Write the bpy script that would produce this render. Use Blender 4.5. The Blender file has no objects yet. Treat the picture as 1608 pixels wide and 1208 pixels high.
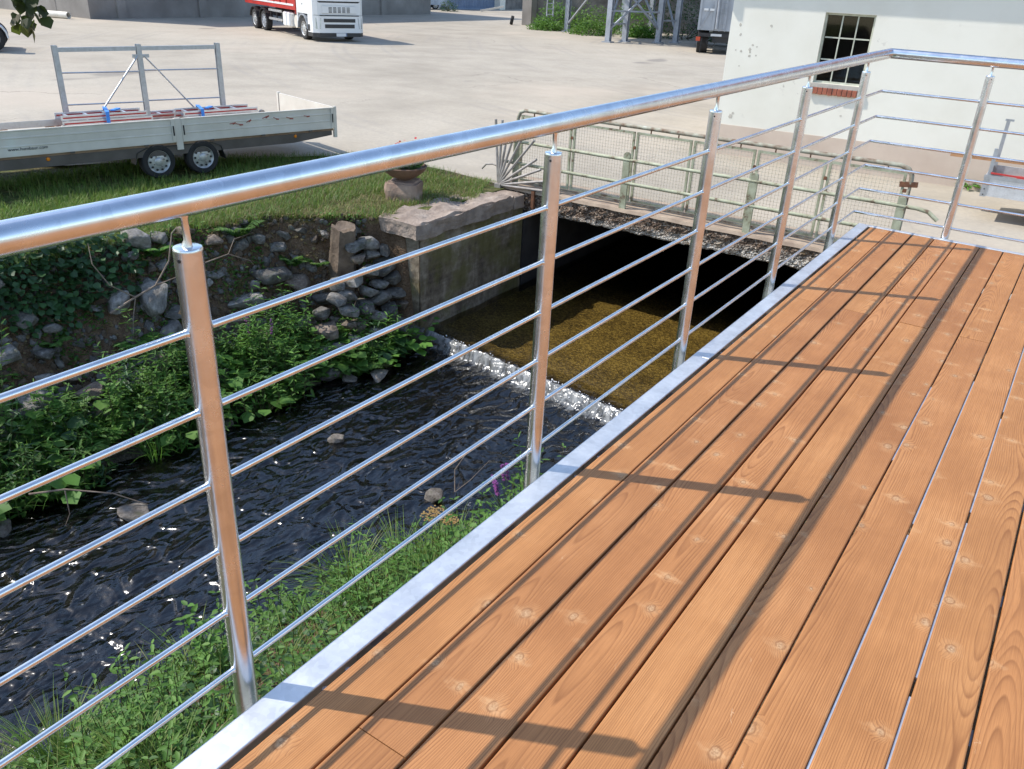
import bpy, bmesh, math, random
import numpy as np
from mathutils import Vector, Matrix, Euler, noise as mnoise

R = math.radians
random.seed(7)
rng = np.random.default_rng(7)
scene = bpy.context.scene
COL = scene.collection

# ------------------------------------------------------------------ camera
cam_d = bpy.data.cameras.new('camera')
cam = bpy.data.objects.new('camera', cam_d)
COL.objects.link(cam)
scene.camera = cam
cam_d.sensor_fit = 'HORIZONTAL'
cam_d.sensor_width = 36.0
cam_d.lens = 36.0 * 1308.0 / 1608.0
cam_d.clip_start = 0.05
cam_d.clip_end = 3000.0
CR = ((0.82633459, -0.28151751, 0.48776946),
      (0.56144327, 0.34383172, -0.7527026),
      (0.04418834, 0.89583907, 0.44217615))
cam.matrix_world = Matrix(((CR[0][0], CR[0][1], CR[0][2], 1.11151647),
                           (CR[1][0], CR[1][1], CR[1][2], -0.90079197),
                           (CR[2][0], CR[2][1], CR[2][2], 1.59815045),
                           (0, 0, 0, 1)))

# ------------------------------------------------------------------ sky, sun, exposure
SUN = Vector((0.7547, 0.3602, -1.0)).normalized()      # direction the light travels
world = bpy.data.worlds.new('World')
scene.world = world
world.use_nodes = True
wt = world.node_tree
bg = wt.nodes['Background']
sky = wt.nodes.new('ShaderNodeTexSky')
sky.sky_type = 'NISHITA'
sky.sun_disc = False
sky.sun_elevation = R(50.5)
sky.sun_rotation = math.atan2(-SUN.x, -SUN.y)
sky.air_density = 1.0
sky.dust_density = 0.6
wt.links.new(sky.outputs[0], bg.inputs[0])
bg.inputs[1].default_value = 0.15
sun_d = bpy.data.lights.new('sun', 'SUN')
sun_d.energy = 2.8
sun_d.angle = R(0.5)
sun_d.color = (1.0, 0.955, 0.89)
sun = bpy.data.objects.new('sun', sun_d)
COL.objects.link(sun)
sun.rotation_euler = SUN.to_track_quat('-Z', 'Y').to_euler()
sun.location = (-20, -10, 30)
scene.view_settings.view_transform = 'Standard'
scene.view_settings.look = 'None'
scene.view_settings.gamma = 1.0
scene.view_settings.exposure = 0.88
scene.render.engine = 'CYCLES'
scene.cycles.use_denoising = True
scene.cycles.max_bounces = 8
scene.cycles.transparent_max_bounces = 12
scene.cycles.sample_clamp_indirect = 6.0

# ------------------------------------------------------------------ node helpers
class NT:
    def __init__(self, name):
        self.m = bpy.data.materials.new(name)
        self.m.use_nodes = True
        self.t = self.m.node_tree
        self.t.nodes.clear()
        self.out = self.t.nodes.new('ShaderNodeOutputMaterial')
    def n(self, typ, **kw):
        nd = self.t.nodes.new('ShaderNode' + typ)
        for k, v in kw.items():
            setattr(nd, k, v)
        return nd
    def put(self, sock, v):
        if v is None:
            return
        if hasattr(v, 'is_output') or isinstance(v, bpy.types.NodeSocket):
            self.t.links.new(v, sock)
        else:
            if isinstance(v, tuple) and len(v) == 3 and sock.type == 'RGBA':
                v = v + (1.0,)
            sock.default_value = v
    def math(self, op, a, b=None, c=None, clamp=False):
        nd = self.n('Math', operation=op, use_clamp=clamp)
        self.put(nd.inputs[0], a)
        if b is not None: self.put(nd.inputs[1], b)
        if c is not None: self.put(nd.inputs[2], c)
        return nd.outputs[0]
    def vmath(self, op, a, b=None):
        nd = self.n('VectorMath', operation=op)
        self.put(nd.inputs[0], a)
        if b is not None: self.put(nd.inputs[1], b)
        return nd.outputs[0]
    def coord(self, kind='Object'):
        return self.n('TexCoord').outputs[kind]
    def pos(self):
        return self.n('NewGeometry').outputs['Position']
    def sep(self, v):
        nd = self.n('SeparateXYZ'); self.put(nd.inputs[0], v); return nd.outputs
    def comb(self, x, y, z):
        nd = self.n('CombineXYZ')
        for i, v in enumerate((x, y, z)): self.put(nd.inputs[i], v)
        return nd.outputs[0]
    def noise(self, vec, scale, detail=4, rough=0.55, dist=0.0, dims='3D'):
        nd = self.n('TexNoise', noise_dimensions=dims)
        if vec is not None: self.put(nd.inputs['Vector'], vec)
        nd.inputs['Scale'].default_value = scale
        nd.inputs['Detail'].default_value = detail
        nd.inputs['Roughness'].default_value = rough
        nd.inputs['Distortion'].default_value = dist
        return nd.outputs[0]
    def ramp(self, fac, stops, interp='LINEAR'):
        nd = self.n('ValToRGB')
        el = nd.color_ramp.elements
        nd.color_ramp.interpolation = interp
        while len(el) < len(stops): el.new(0.5)
        for e, (p, c) in zip(el, stops):
            e.position = p
            e.color = (c, c, c, 1) if isinstance(c, (int, float)) else tuple(c) + (1,)
        self.put(nd.inputs[0], fac)
        return nd.outputs[0]
    def mix(self, fac, a, b, blend='MIX'):
        nd = self.n('MixRGB', blend_type=blend)
        self.put(nd.inputs[0], fac); self.put(nd.inputs[1], a); self.put(nd.inputs[2], b)
        return nd.outputs[0]
    def bump(self, h, strength=0.3, dist=0.01):
        nd = self.n('Bump')
        nd.inputs['Strength'].default_value = strength
        nd.inputs['Distance'].default_value = dist
        self.put(nd.inputs['Height'], h)
        return nd.outputs[0]
    def principled(self, color, rough=0.6, metal=0.0, normal=None, spec=None, **kw):
        nd = self.n('BsdfPrincipled')
        self.put(nd.inputs['Base Color'], color)
        self.put(nd.inputs['Roughness'], rough)
        self.put(nd.inputs['Metallic'], metal)
        if normal is not None: self.put(nd.inputs['Normal'], normal)
        if spec is not None: self.put(nd.inputs['Specular IOR Level'], spec)
        for k, v in kw.items(): self.put(nd.inputs[k], v)
        return nd.outputs[0]
    def done(self, shader):
        self.t.links.new(shader, self.out.inputs[0])
        return self.m

def plain(name, c1, c2=None, scale=6.0, rough=0.6, metal=0.0, bump=0.0, bscale=40.0, bdist=0.005, c3=None, kind='Object', detail=5):
    k = NT(name)
    v = k.coord(kind)
    if c2 is None: c2 = tuple(x * 0.8 for x in c1)
    f = k.noise(v, scale, detail)
    stops = [(0.32, c2), (0.62, c1)]
    if c3: stops.append((0.75, c3))
    col = k.ramp(f, stops)
    nrm = None
    if bump: nrm = k.bump(k.noise(v, bscale, 5, 0.6), bump, bdist)
    return k.done(k.principled(col, rough, metal, nrm))

# ------------------------------------------------------------------ materials
M = {}
def make_wood():
    k = NT('deck_wood')
    oi = k.n('ObjectInfo')
    rnd = oi.outputs['Random']
    P = k.coord('Object')
    off = k.comb(k.math('MULTIPLY', rnd, 3.17), k.math('MULTIPLY', rnd, 57.3), k.math('MULTIPLY', rnd, 11.0))
    Q = k.vmath('ADD', P, off)
    x, y, z = k.sep(P)
    qx, qy, qz = k.sep(Q)
    # knots
    kv = k.comb(k.math('MULTIPLY', k.math('ADD', x, k.math('MULTIPLY', rnd, 5.0)), 7.0), k.math('MULTIPLY', qy, 4.6), 0.0)
    vo = k.n('TexVoronoi', voronoi_dimensions='2D', feature='F1')
    k.put(vo.inputs['Vector'], kv)
    vo.inputs['Scale'].default_value = 1.0
    vo.inputs['Randomness'].default_value = 0.85
    wob = k.noise(Q, 28, 3)
    dk = k.math('ADD', vo.outputs['Distance'], k.math('MULTIPLY', k.math('SUBTRACT', wob, 0.5), 0.13))
    has = k.math('GREATER_THAN', k.sep(vo.outputs['Color'])[0], 0.36)
    size = k.math('MULTIPLY_ADD', k.sep(vo.outputs['Color'])[1], 1.0, 0.45)
    dk = k.math('DIVIDE', dk, size)
    halo = k.math('MULTIPLY', k.ramp(dk, [(0.0, 1.0), (0.08, 0.75), (0.20, 0.0)]), has)
    core = k.math('MULTIPLY', k.ramp(dk, [(0.0, 1.0), (0.040, 0.8), (0.075, 0.0)]), has)
    rim = k.math('MULTIPLY', k.math('MULTIPLY', k.ramp(dk, [(0.05, 0.0), (0.07, 1.0), (0.095, 0.0)]), has), k.ramp(k.noise(Q, 40, 2), [(0.38, 0.0), (0.5, 1.0)]))
    dv = k.sep(k.vmath('SUBTRACT', kv, vo.outputs['Position']))
    sdx = k.math('MULTIPLY', dv[0], 0.55)
    sdy = k.math('MULTIPLY', k.math('ADD', dv[1], k.math('MULTIPLY', k.math('SUBTRACT', wob, 0.5), 0.16)), 2.1)
    sd = k.math('SQRT', k.math('ADD', k.math('MULTIPLY', sdx, sdx), k.math('MULTIPLY', sdy, sdy)))
    streak = k.math('MULTIPLY', k.math('MULTIPLY', k.ramp(sd, [(0.0, 1.0), (0.10, 0.7), (0.22, 0.0)]), has), k.ramp(k.noise(k.comb(k.math('MULTIPLY', qx, 40.0), k.math('MULTIPLY', qy, 60.0), 0.0), 1.0, 2), [(0.4, 0.2), (0.6, 1.0)]))
    # growth rings of a plain-sawn board
    x0 = k.math('MULTIPLY', k.math('SUBTRACT', k.math('FRACT', k.math('MULTIPLY', rnd, 91.7)), 0.5), 0.26)
    low = k.noise(k.comb(0.0, k.math('MULTIPLY', qy, 1.0), 0.0), 0.8, 1, 0.4)
    dep = k.math('MULTIPLY_ADD', low, 0.15, -0.02)
    wav = k.math('MULTIPLY', k.math('SUBTRACT', k.noise(k.comb(k.math('MULTIPLY', qx, 8.0), k.math('MULTIPLY', qy, 1.5), 0.0), 2.0, 3), 0.5), 0.014)
    dx = k.math('ADD', k.math('SUBTRACT', x, x0), wav)
    r = k.math('SQRT', k.math('ADD', k.math('MULTIPLY', dx, dx), k.math('MULTIPLY', dep, dep)))
    r = k.math('ADD', r, k.math('MULTIPLY', halo, 0.016))
    ring = k.math('FRACT', k.math('MULTIPLY', r, 190.0))
    late = k.ramp(ring, [(0.0, 0.0), (0.55, 0.25), (0.86, 1.0), (1.0, 0.0)])
    amp = k.ramp(k.noise(k.comb(k.math('MULTIPLY', qx, 30.0), k.math('MULTIPLY', qy, 1.2), 0.0), 1.0, 3), [(0.3, 0.3), (0.7, 1.0)])
    fibre = k.noise(k.comb(k.math('MULTIPLY', qx, 420.0), k.math('MULTIPLY', qy, 7.0), qz), 1.0, 3, 0.6)
    patch = k.noise(Q, 2.2, 4, 0.6)
    base = k.ramp(patch, [(0.30, (0.355, 0.150, 0.050)), (0.52, (0.445, 0.197, 0.069)), (0.75, (0.53, 0.251, 0.096))])
    tint = k.n('HueSaturation')
    k.put(tint.inputs['Hue'], k.math('MULTIPLY_ADD', k.math('FRACT', k.math('MULTIPLY', rnd, 13.3)), 0.004, 0.4985))
    k.put(tint.inputs['Value'], k.math('MULTIPLY_ADD', k.math('FRACT', k.math('MULTIPLY', rnd, 37.7)), 0.24, 0.89))
    k.put(tint.inputs['Saturation'], 1.0)
    k.put(tint.inputs['Color'], base)
    base = tint.outputs[0]
    c = k.mix(k.math('MULTIPLY', k.math('MULTIPLY', late, amp), 0.9), base, (0.20, 0.074, 0.023))
    c = k.mix(k.math('MULTIPLY', k.ramp(fibre, [(0.38, 1.0), (0.55, 0.0)]), 0.32), c, (0.22, 0.09, 0.03))
    halo_n = k.math('MULTIPLY', halo, k.ramp(k.noise(Q, 30, 3), [(0.35, 0.3), (0.65, 1.0)]))
    c = k.mix(k.math('MULTIPLY', halo_n, 0.35), c, (0.64, 0.38, 0.18))
    c = k.mix(k.math('MULTIPLY', k.math('MULTIPLY', streak, k.ramp(k.sep(vo.outputs['Color'])[2], [(0.3, 0.1), (0.8, 1.0)])), 0.5), c, (0.68, 0.42, 0.21))
    c = k.mix(k.math('MULTIPLY', core, k.math('MULTIPLY_ADD', k.sep(vo.outputs['Color'])[2], -0.4, 0.9)), c, k.ramp(k.noise(Q, 160, 3), [(0.35, (0.22, 0.12, 0.06)), (0.65, (0.52, 0.34, 0.19))]))
    c = k.mix(k.math('MULTIPLY', rim, 0.7), c, (0.20, 0.085, 0.032))
    # scuffs and saw marks, pale scratches
    sc = k.n('TexVoronoi', feature='DISTANCE_TO_EDGE')
    k.put(sc.inputs['Vector'], k.vmath('ADD', Q, k.comb(k.math('MULTIPLY', wob, 0.05), 0.0, 0.0)))
    sc.inputs['Scale'].default_value = 6.0
    scr = k.math('MULTIPLY', k.math('LESS_THAN', sc.outputs['Distance'], 0.004), k.ramp(k.noise(Q, 9.0, 2), [(0.64, 0.0), (0.70, 1.0)]))
    c = k.mix(k.math('MULTIPLY', scr, 0.3), c, (0.72, 0.50, 0.30))
    h = k.math('ADD', k.math('MULTIPLY', late, -0.35), k.math('ADD', k.math('MULTIPLY', fibre, 0.8), k.math('MULTIPLY', core, k.math('MULTIPLY_ADD', k.sep(vo.outputs['Color'])[2], -0.4, 0.9))))
    nrm = k.bump(h, 0.32, 0.0016)
    return k.done(k.principled(c, k.ramp(fibre, [(0.2, 0.62), (0.8, 0.48)]), 0.0, nrm, 0.35))
M['wood'] = make_wood()

def make_galv(name, base=(0.66, 0.69, 0.73), rough=0.26, streak=0.35, metal=1.0, spang=26.0):
    k = NT(name)
    v = k.coord('Object')
    vo = k.n('TexVoronoi', feature='F1')
    k.put(vo.inputs['Vector'], v)
    vo.inputs['Scale'].default_value = spang
    sp = k.sep(vo.outputs['Color'])[0]
    n1 = k.noise(v, 9.0, 5, 0.6)
    dark = tuple(c * 0.80 for c in base)
    col = k.mix(k.ramp(k.math('MULTIPLY_ADD', sp, 0.2, k.math('MULTIPLY', n1, 0.8)), [(0.3, 0.0), (0.7, 1.0)]), dark, base)
    x, y, z = k.sep(v)
    st = k.noise(k.comb(k.math('MULTIPLY', x, 60.0), k.math('MULTIPLY', y, 60.0), k.math('MULTIPLY', z, 3.0)), 1.0, 4, 0.6)
    rg = k.math('MULTIPLY_ADD', k.ramp(n1, [(0.3, 0.0), (0.75, 1.0)]), 0.12, rough - 0.05)
    nrm = k.bump(k.math('ADD', k.math('MULTIPLY', st, streak), k.noise(v, 70, 3)), 0.035, 0.0006)
    return k.done(k.principled(col, rg, metal, nrm))
M['galv'] = make_galv('galvanised_tube', (0.85, 0.86, 0.87), 0.25, 0.4)
M['galv_flat'] = make_galv('galvanised_flat', (0.76, 0.775, 0.79), 0.46, 0.1, 0.75, 60.0)
M['galv_dull'] = make_galv('galvanised_dull', (0.52, 0.54, 0.56), 0.42, 0.3, 0.8)
M['galv_far'] = plain('galvanised_far', (0.42, 0.44, 0.47), (0.30, 0.32, 0.34), 3.0, 0.5, 0.4)
M['black_hole'] = plain('hole_black', (0.01, 0.01, 0.01), None, 5, 0.8)

def make_yard():
    k = NT('yard_paving')
    p = k.pos()
    a = k.noise(p, 0.07, 5, 0.6)
    b = k.noise(p, 0.6, 6, 0.65)
    c = k.noise(p, 14.0, 4, 0.7)
    x, y, z = k.sep(p)
    base = k.ramp(k.math('MULTIPLY_ADD', a, 0.55, k.math('MULTIPLY', b, 0.45)), [(0.36, (0.31, 0.27, 0.208)), (0.5, (0.405, 0.355, 0.278)), (0.66, (0.475, 0.42, 0.332))])
    base = k.mix(k.ramp(c, [(0.35, 0.35), (0.6, 0.0)]), base, (0.27, 0.24, 0.21))
    warm = k.ramp(k.noise(p, 0.16, 4, 0.6), [(0.52, 0.0), (0.66, 0.5)])
    base = k.mix(warm, base, (0.50, 0.42, 0.33))
    # tyre sweeps: long soft darker arcs
    sw = k.n('TexWave', wave_type='RINGS', rings_direction='Z')
    k.put(sw.inputs['Vector'], k.vmath('ADD', p, (2.0, -48.0, 0.0)))
    sw.inputs['Scale'].default_value = 0.16
    sw.inputs['Distortion'].default_value = 5.0
    sw.inputs['Detail'].default_value = 3.0
    sw.inputs['Detail Scale'].default_value = 0.25
    arcs = k.math('MULTIPLY', k.ramp(sw.outputs['Fac'], [(0.72, 0.0), (0.9, 0.5), (1.0, 0.0)]), k.ramp(k.noise(p, 0.2, 3), [(0.42, 0.0), (0.6, 0.6)]))
    base = k.mix(arcs, base, (0.26, 0.24, 0.22))
    spots = k.ramp(k.noise(k.vmath('MULTIPLY', p, (0.8, 0.45, 1.0)), 0.55, 2, 0.4), [(0.735, 0.0), (0.77, 0.55)])
    base = k.mix(spots, base, (0.16, 0.145, 0.13))
    cr = k.n('TexVoronoi', feature='DISTANCE_TO_EDGE')
    k.put(cr.inputs['Vector'], k.vmath('ADD', p, k.comb(k.math('MULTIPLY', b, 2.5), k.math('MULTIPLY', a, 3.0), 0.0)))
    cr.inputs['Scale'].default_value = 0.13
    crack = k.math('MULTIPLY', k.math('LESS_THAN', cr.outputs['Distance'], 0.0022), k.ramp(k.noise(p, 0.3, 2), [(0.5, 0.0), (0.56, 0.4)]))
    base = k.mix(crack, base, (0.15, 0.13, 0.11))
    nrm = k.bump(k.math('ADD', c, b), 0.35, 0.012)
    return k.done(k.principled(base, 0.85, 0, nrm, 0.25))
M['yard'] = make_yard()

def make_soil():
    k = NT('bank_soil')
    p = k.pos()
    a = k.noise(p, 1.1, 5, 0.6); b = k.noise(p, 9.0, 5, 0.65)
    x, y, z = k.sep(p)
    col = k.ramp(k.math('MULTIPLY_ADD', a, 0.5, k.math('MULTIPLY', b, 0.5)), [(0.34, (0.075, 0.047, 0.028)), (0.5, (0.17, 0.108, 0.064)), (0.68, (0.29, 0.20, 0.125))])
    grass = k.ramp(k.math('ADD', z, k.math('MULTIPLY', k.math('SUBTRACT', a, 0.5), 0.25)), [(0.0, 0.0), (1.0, 1.0)])
    g = k.n('MapRange'); k.put(g.inputs['Value'], k.math('ADD', z, k.math('MULTIPLY', k.math('SUBTRACT', a, 0.5), 0.3)))
    g.inputs['From Min'].default_value = -1.52; g.inputs['From Max'].default_value = -1.42
    turf = k.ramp(b, [(0.35, (0.05, 0.075, 0.018)), (0.55, (0.12, 0.14, 0.035)), (0.7, (0.28, 0.23, 0.10))])
    col = k.mix(g.outputs[0], col, turf)
    wet = k.n('MapRange'); k.put(wet.inputs['Value'], z)
    wet.inputs['From Min'].default_value = -2.95; wet.inputs['From Max'].default_value = -3.08
    gravel = k.ramp(k.noise(p, 30, 4, 0.7), [(0.35, (0.055, 0.045, 0.033)), (0.6, (0.13, 0.105, 0.07)), (0.75, (0.22, 0.19, 0.14))])
    col = k.mix(wet.outputs[0], col, gravel)
    return k.done(k.principled(col, 0.9, 0, k.bump(k.math('ADD', b, k.noise(p, 40, 4)), 1.0, 0.06), 0.2))
M['soil'] = make_soil()

def make_bed():
    k = NT('gravel_bed')
    p = k.pos()
    vo = k.n('TexVoronoi', feature='F1'); k.put(vo.inputs['Vector'], p); vo.inputs['Scale'].default_value = 48.0
    s = k.sep(vo.outputs['Color'])[0]
    n1 = k.noise(p, 1.6, 4, 0.6)
    col = k.ramp(k.math('MULTIPLY_ADD', s, 0.42, k.math('MULTIPLY', n1, 0.58)), [(0.28, (0.035, 0.024, 0.007)), (0.5, (0.115, 0.080, 0.023)), (0.72, (0.26, 0.195, 0.068))])
    return k.done(k.principled(col, 0.8, 0, k.bump(vo.outputs['Distance'], 0.8, 0.02), 0.3))
M['bed'] = make_bed()

def make_water():
    k = NT('stream_water')
    p = k.pos()
    x, y, z = k.sep(p)
    yw = k.math('SUBTRACT', 7.51, k.math('MULTIPLY', k.math('ADD', x, 5.41), 0.142))
    d = k.math('SUBTRACT', yw, y)                    # metres below the weir crest (downstream positive)
    n2 = k.noise(k.vmath('MULTIPLY', p, (1.0, 0.7, 1.0)), 4.5, 1, 0.4, 1.6)
    n3 = k.noise(p, 30.0, 3, 0.6)
    up = k.n('MapRange'); k.put(up.inputs['Value'], d)
    up.inputs['From Min'].default_value = 0.05; up.inputs['From Max'].default_value = -0.25
    upf = up.outputs[0]
    rough_d = k.math('ADD', k.math('MULTIPLY', n2, 1.2), k.math('ADD', k.math('MULTIPLY', n3, 0.03), k.math('MULTIPLY', k.noise(k.vmath('MULTIPLY', p, (1.0, 0.5, 1.0)), 11.0, 1, 0.4, 1.2), 0.2)))
    calm = k.math('MULTIPLY', k.noise(p, 55.0, 3, 0.6), 0.035)
    hgt = k.n('Mix', data_type='FLOAT')
    k.put(hgt.inputs[0], upf); k.put(hgt.inputs[2], rough_d); k.put(hgt.inputs[3], calm)
    nrm = k.bump(hgt.outputs[0], 1.0, 0.056)
    tint = k.mix(upf, (0.24, 0.22, 0.17), (0.86, 0.80, 0.60))
    tr = k.n('BsdfTransparent'); k.put(tr.inputs['Color'], tint)
    gl = k.n('BsdfGlossy'); gl.inputs['Roughness'].default_value = 0.2
    k.put(gl.inputs['Normal'], nrm); gl.inputs['Color'].default_value = (1.0, 1.0, 1.0, 1)
    ior = k.n('Mix', data_type='FLOAT'); k.put(ior.inputs[0], upf); k.put(ior.inputs[2], 1.6); k.put(ior.inputs[3], 1.3)
    fr = k.n('Fresnel'); k.put(fr.inputs['IOR'], ior.outputs[0]); k.put(fr.inputs['Normal'], nrm)
    ms = k.n('MixShader')
    k.put(ms.inputs[0], fr.outputs[0]); k.put(ms.inputs[1], tr.outputs[0]); k.put(ms.inputs[2], gl.outputs[0])
    # foam below the weir and small white-water patches further down
    band = k.ramp(d, [(0.0, 0.0), (0.025, 0.60), (0.12, 0.52), (0.5, 0.0)])
    fn = k.noise(k.vmath('MULTIPLY', p, (1.6, 0.45, 1.0)), 6.0, 5, 0.6, 0.8)
    fo = k.math('MULTIPLY', k.ramp(k.math('MULTIPLY_ADD', band, 0.62, k.math('MULTIPLY', fn, 0.52)), [(0.50, 0.0), (0.82, 0.75)]), k.math('GREATER_THAN', band, 0.001))
    patch = k.ramp(k.noise(p, 0.9, 3, 0.5), [(0.60, 0.0), (0.72, 1.0)])
    dn = k.math('GREATER_THAN', d, 0.6)
    spl = k.math('MULTIPLY', k.math('MULTIPLY', k.ramp(k.noise(k.vmath('MULTIPLY', p, (1.0, 0.6, 1.0)), 13.0, 5, 0.7, 1.5), [(0.60, 0.0), (0.70, 0.6)]), patch), dn)
    fo = k.math('MAXIMUM', fo, spl)
    df = k.n('BsdfDiffuse'); df.inputs['Color'].default_value = (0.62, 0.63, 0.61, 1)
    ms2 = k.n('MixShader')
    k.put(ms2.inputs[0], fo); k.put(ms2.inputs[1], ms.outputs[0]); k.put(ms2.inputs[2], df.outputs[0])
    return k.done(ms2.outputs[0])
M['water'] = make_water()

def make_leaf(name, cols, trans=0.35, rough=0.6):
    k = NT(name)
    g = k.n('NewGeometry')
    rp = g.outputs['Random Per Island']
    n = len(cols)
    col = k.ramp(rp, [(i / max(1, n - 1), c) for i, c in enumerate(cols)])
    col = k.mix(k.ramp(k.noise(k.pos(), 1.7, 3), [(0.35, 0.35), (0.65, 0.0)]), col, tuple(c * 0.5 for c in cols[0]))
    pb = k.principled(col, rough, 0, None, 0.4)
    tl = k.n('BsdfTranslucent'); k.put(tl.inputs['Color'], k.mix(0.3, col, (0.22, 0.40, 0.04), 'MIX'))
    ms = k.n('MixShader'); ms.inputs[0].default_value = trans
    k.put(ms.inputs[1], pb); k.put(ms.inputs[2], tl.outputs[0])
    return k.done(ms.outputs[0])
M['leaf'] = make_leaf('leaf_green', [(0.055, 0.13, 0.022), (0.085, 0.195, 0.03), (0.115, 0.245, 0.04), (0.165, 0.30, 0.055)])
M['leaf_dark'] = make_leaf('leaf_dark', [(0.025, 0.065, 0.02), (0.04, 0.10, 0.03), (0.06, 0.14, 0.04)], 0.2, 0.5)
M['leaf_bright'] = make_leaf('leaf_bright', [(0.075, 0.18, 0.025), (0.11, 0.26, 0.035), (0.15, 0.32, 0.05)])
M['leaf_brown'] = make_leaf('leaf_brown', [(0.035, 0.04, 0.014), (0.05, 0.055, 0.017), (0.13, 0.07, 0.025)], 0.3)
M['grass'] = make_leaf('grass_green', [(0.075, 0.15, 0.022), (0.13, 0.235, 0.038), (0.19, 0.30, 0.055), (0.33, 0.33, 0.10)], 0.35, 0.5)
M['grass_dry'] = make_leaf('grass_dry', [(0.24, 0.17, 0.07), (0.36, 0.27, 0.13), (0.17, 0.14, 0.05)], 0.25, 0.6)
M['purple'] = make_leaf('flower_purple', [(0.22, 0.05, 0.22), (0.30, 0.08, 0.30)], 0.2, 0.6)
M['red_flower'] = make_leaf('flower_red', [(0.55, 0.01, 0.03), (0.7, 0.02, 0.05)], 0.2, 0.5)
M['umbel'] = make_leaf('flower_umbel', [(0.30, 0.17, 0.05), (0.38, 0.26, 0.09)], 0.2, 0.7)
M['stem'] = plain('plant_stem', (0.09, 0.12, 0.035), (0.10, 0.07, 0.03), 8, 0.7)
M['twig'] = plain('dry_twig', (0.30, 0.23, 0.17), (0.16, 0.11, 0.075), 9, 0.85, 0, 0.3)
M['bark'] = plain('bark', (0.10, 0.075, 0.05), (0.045, 0.033, 0.022), 8, 0.9, 0, 0.8, 14, 0.03)
M['stump'] = plain('weathered_stump', (0.22, 0.16, 0.11), (0.085, 0.058, 0.038), 6, 0.9, 0, 0.8, 30, 0.02)

def make_stone(name, cols, lichen=0.35):
    k = NT(name)
    oi = k.n('ObjectInfo')
    P = k.vmath('ADD', k.coord('Object'), k.comb(k.math('MULTIPLY', oi.outputs['Random'], 37.0), k.math('MULTIPLY', oi.outputs['Random'], 11.0), 0.0))
    a = k.noise(P, 2.6, 6, 0.65); b = k.noise(P, 16.0, 4, 0.6)
    col = k.ramp(a, [(0.3, cols[0]), (0.5, cols[1]), (0.7, cols[2])])
    hs = k.n('HueSaturation'); k.put(hs.inputs['Color'], col)
    k.put(hs.inputs['Value'], k.math('MULTIPLY_ADD', oi.outputs['Random'], 0.8, 0.6))
    col = k.mix(k.ramp(k.noise(P, 5.0, 4, 0.7), [(0.60, 0.0), (0.66, lichen)]), hs.outputs[0], (0.42, 0.42, 0.37))
    col = k.mix(k.ramp(k.noise(P, 1.5, 3, 0.6), [(0.55, 0.0), (0.7, 0.5)]), col, (0.07, 0.085, 0.03))
    return k.done(k.principled(col, 0.8, 0, k.bump(k.math('MULTIPLY_ADD', b, 0.4, a), 0.7, 0.05), 0.3))
M['soil_clod'] = plain('soil_clod', (0.13, 0.092, 0.06), (0.07, 0.05, 0.033), 9, 0.95, 0, 0.5)
M['stone'] = make_stone('bank_stone', [(0.10, 0.09, 0.077), (0.20, 0.183, 0.16), (0.34, 0.315, 0.28)])
M['stone_brown'] = make_stone('brown_stone', [(0.08, 0.06, 0.045), (0.17, 0.13, 0.10), (0.28, 0.23, 0.18)])
M['stone_wet'] = make_stone('stream_stone', [(0.10, 0.08, 0.06), (0.20, 0.17, 0.14), (0.33, 0.29, 0.25)], 0.2)
M['capstone'] = plain('capstone', (0.36, 0.285, 0.225), (0.20, 0.15, 0.115), 4, 0.9, 0, 0.9, 18, 0.03, (0.44, 0.37, 0.30))
M['pedestal'] = plain('pedestal_stone', (0.37, 0.26, 0.19), (0.23, 0.15, 0.11), 5, 0.9, 0, 0.7, 20, 0.02, (0.47, 0.37, 0.29))

def make_abut():
    k = NT('abutment_concrete')
    p = k.pos()
    x, y, z = k.sep(p)
    a = k.noise(p, 1.4, 5, 0.62); b = k.noise(p, 12.0, 5, 0.65)
    st = k.noise(k.comb(x, k.math('MULTIPLY', y, 7.0), k.math('MULTIPLY', z, 0.6)), 1.0, 4, 0.6)
    lay = k.noise(k.comb(x, k.math('MULTIPLY', y, 0.7), k.math('MULTIPLY', z, 11.0)), 1.0, 4, 0.6)
    f = k.math('ADD', k.math('MULTIPLY', a, 0.4), k.math('ADD', k.math('MULTIPLY', b, 0.25), k.math('ADD', k.math('MULTIPLY', st, 0.2), k.math('MULTIPLY', lay, 0.2))))
    col = k.ramp(f, [(0.42, (0.07, 0.05, 0.034)), (0.52, (0.18, 0.14, 0.095)), (0.62, (0.33, 0.275, 0.20))])
    col = k.mix(k.ramp(k.noise(p, 2.1, 4, 0.6), [(0.46, 0.0), (0.62, 0.65)]), col, (0.14, 0.125, 0.035))
    return k.done(k.principled(col, 0.85, 0, k.bump(k.math('ADD', f, b), 0.7, 0.03), 0.25))
M['abut'] = make_abut()

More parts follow.
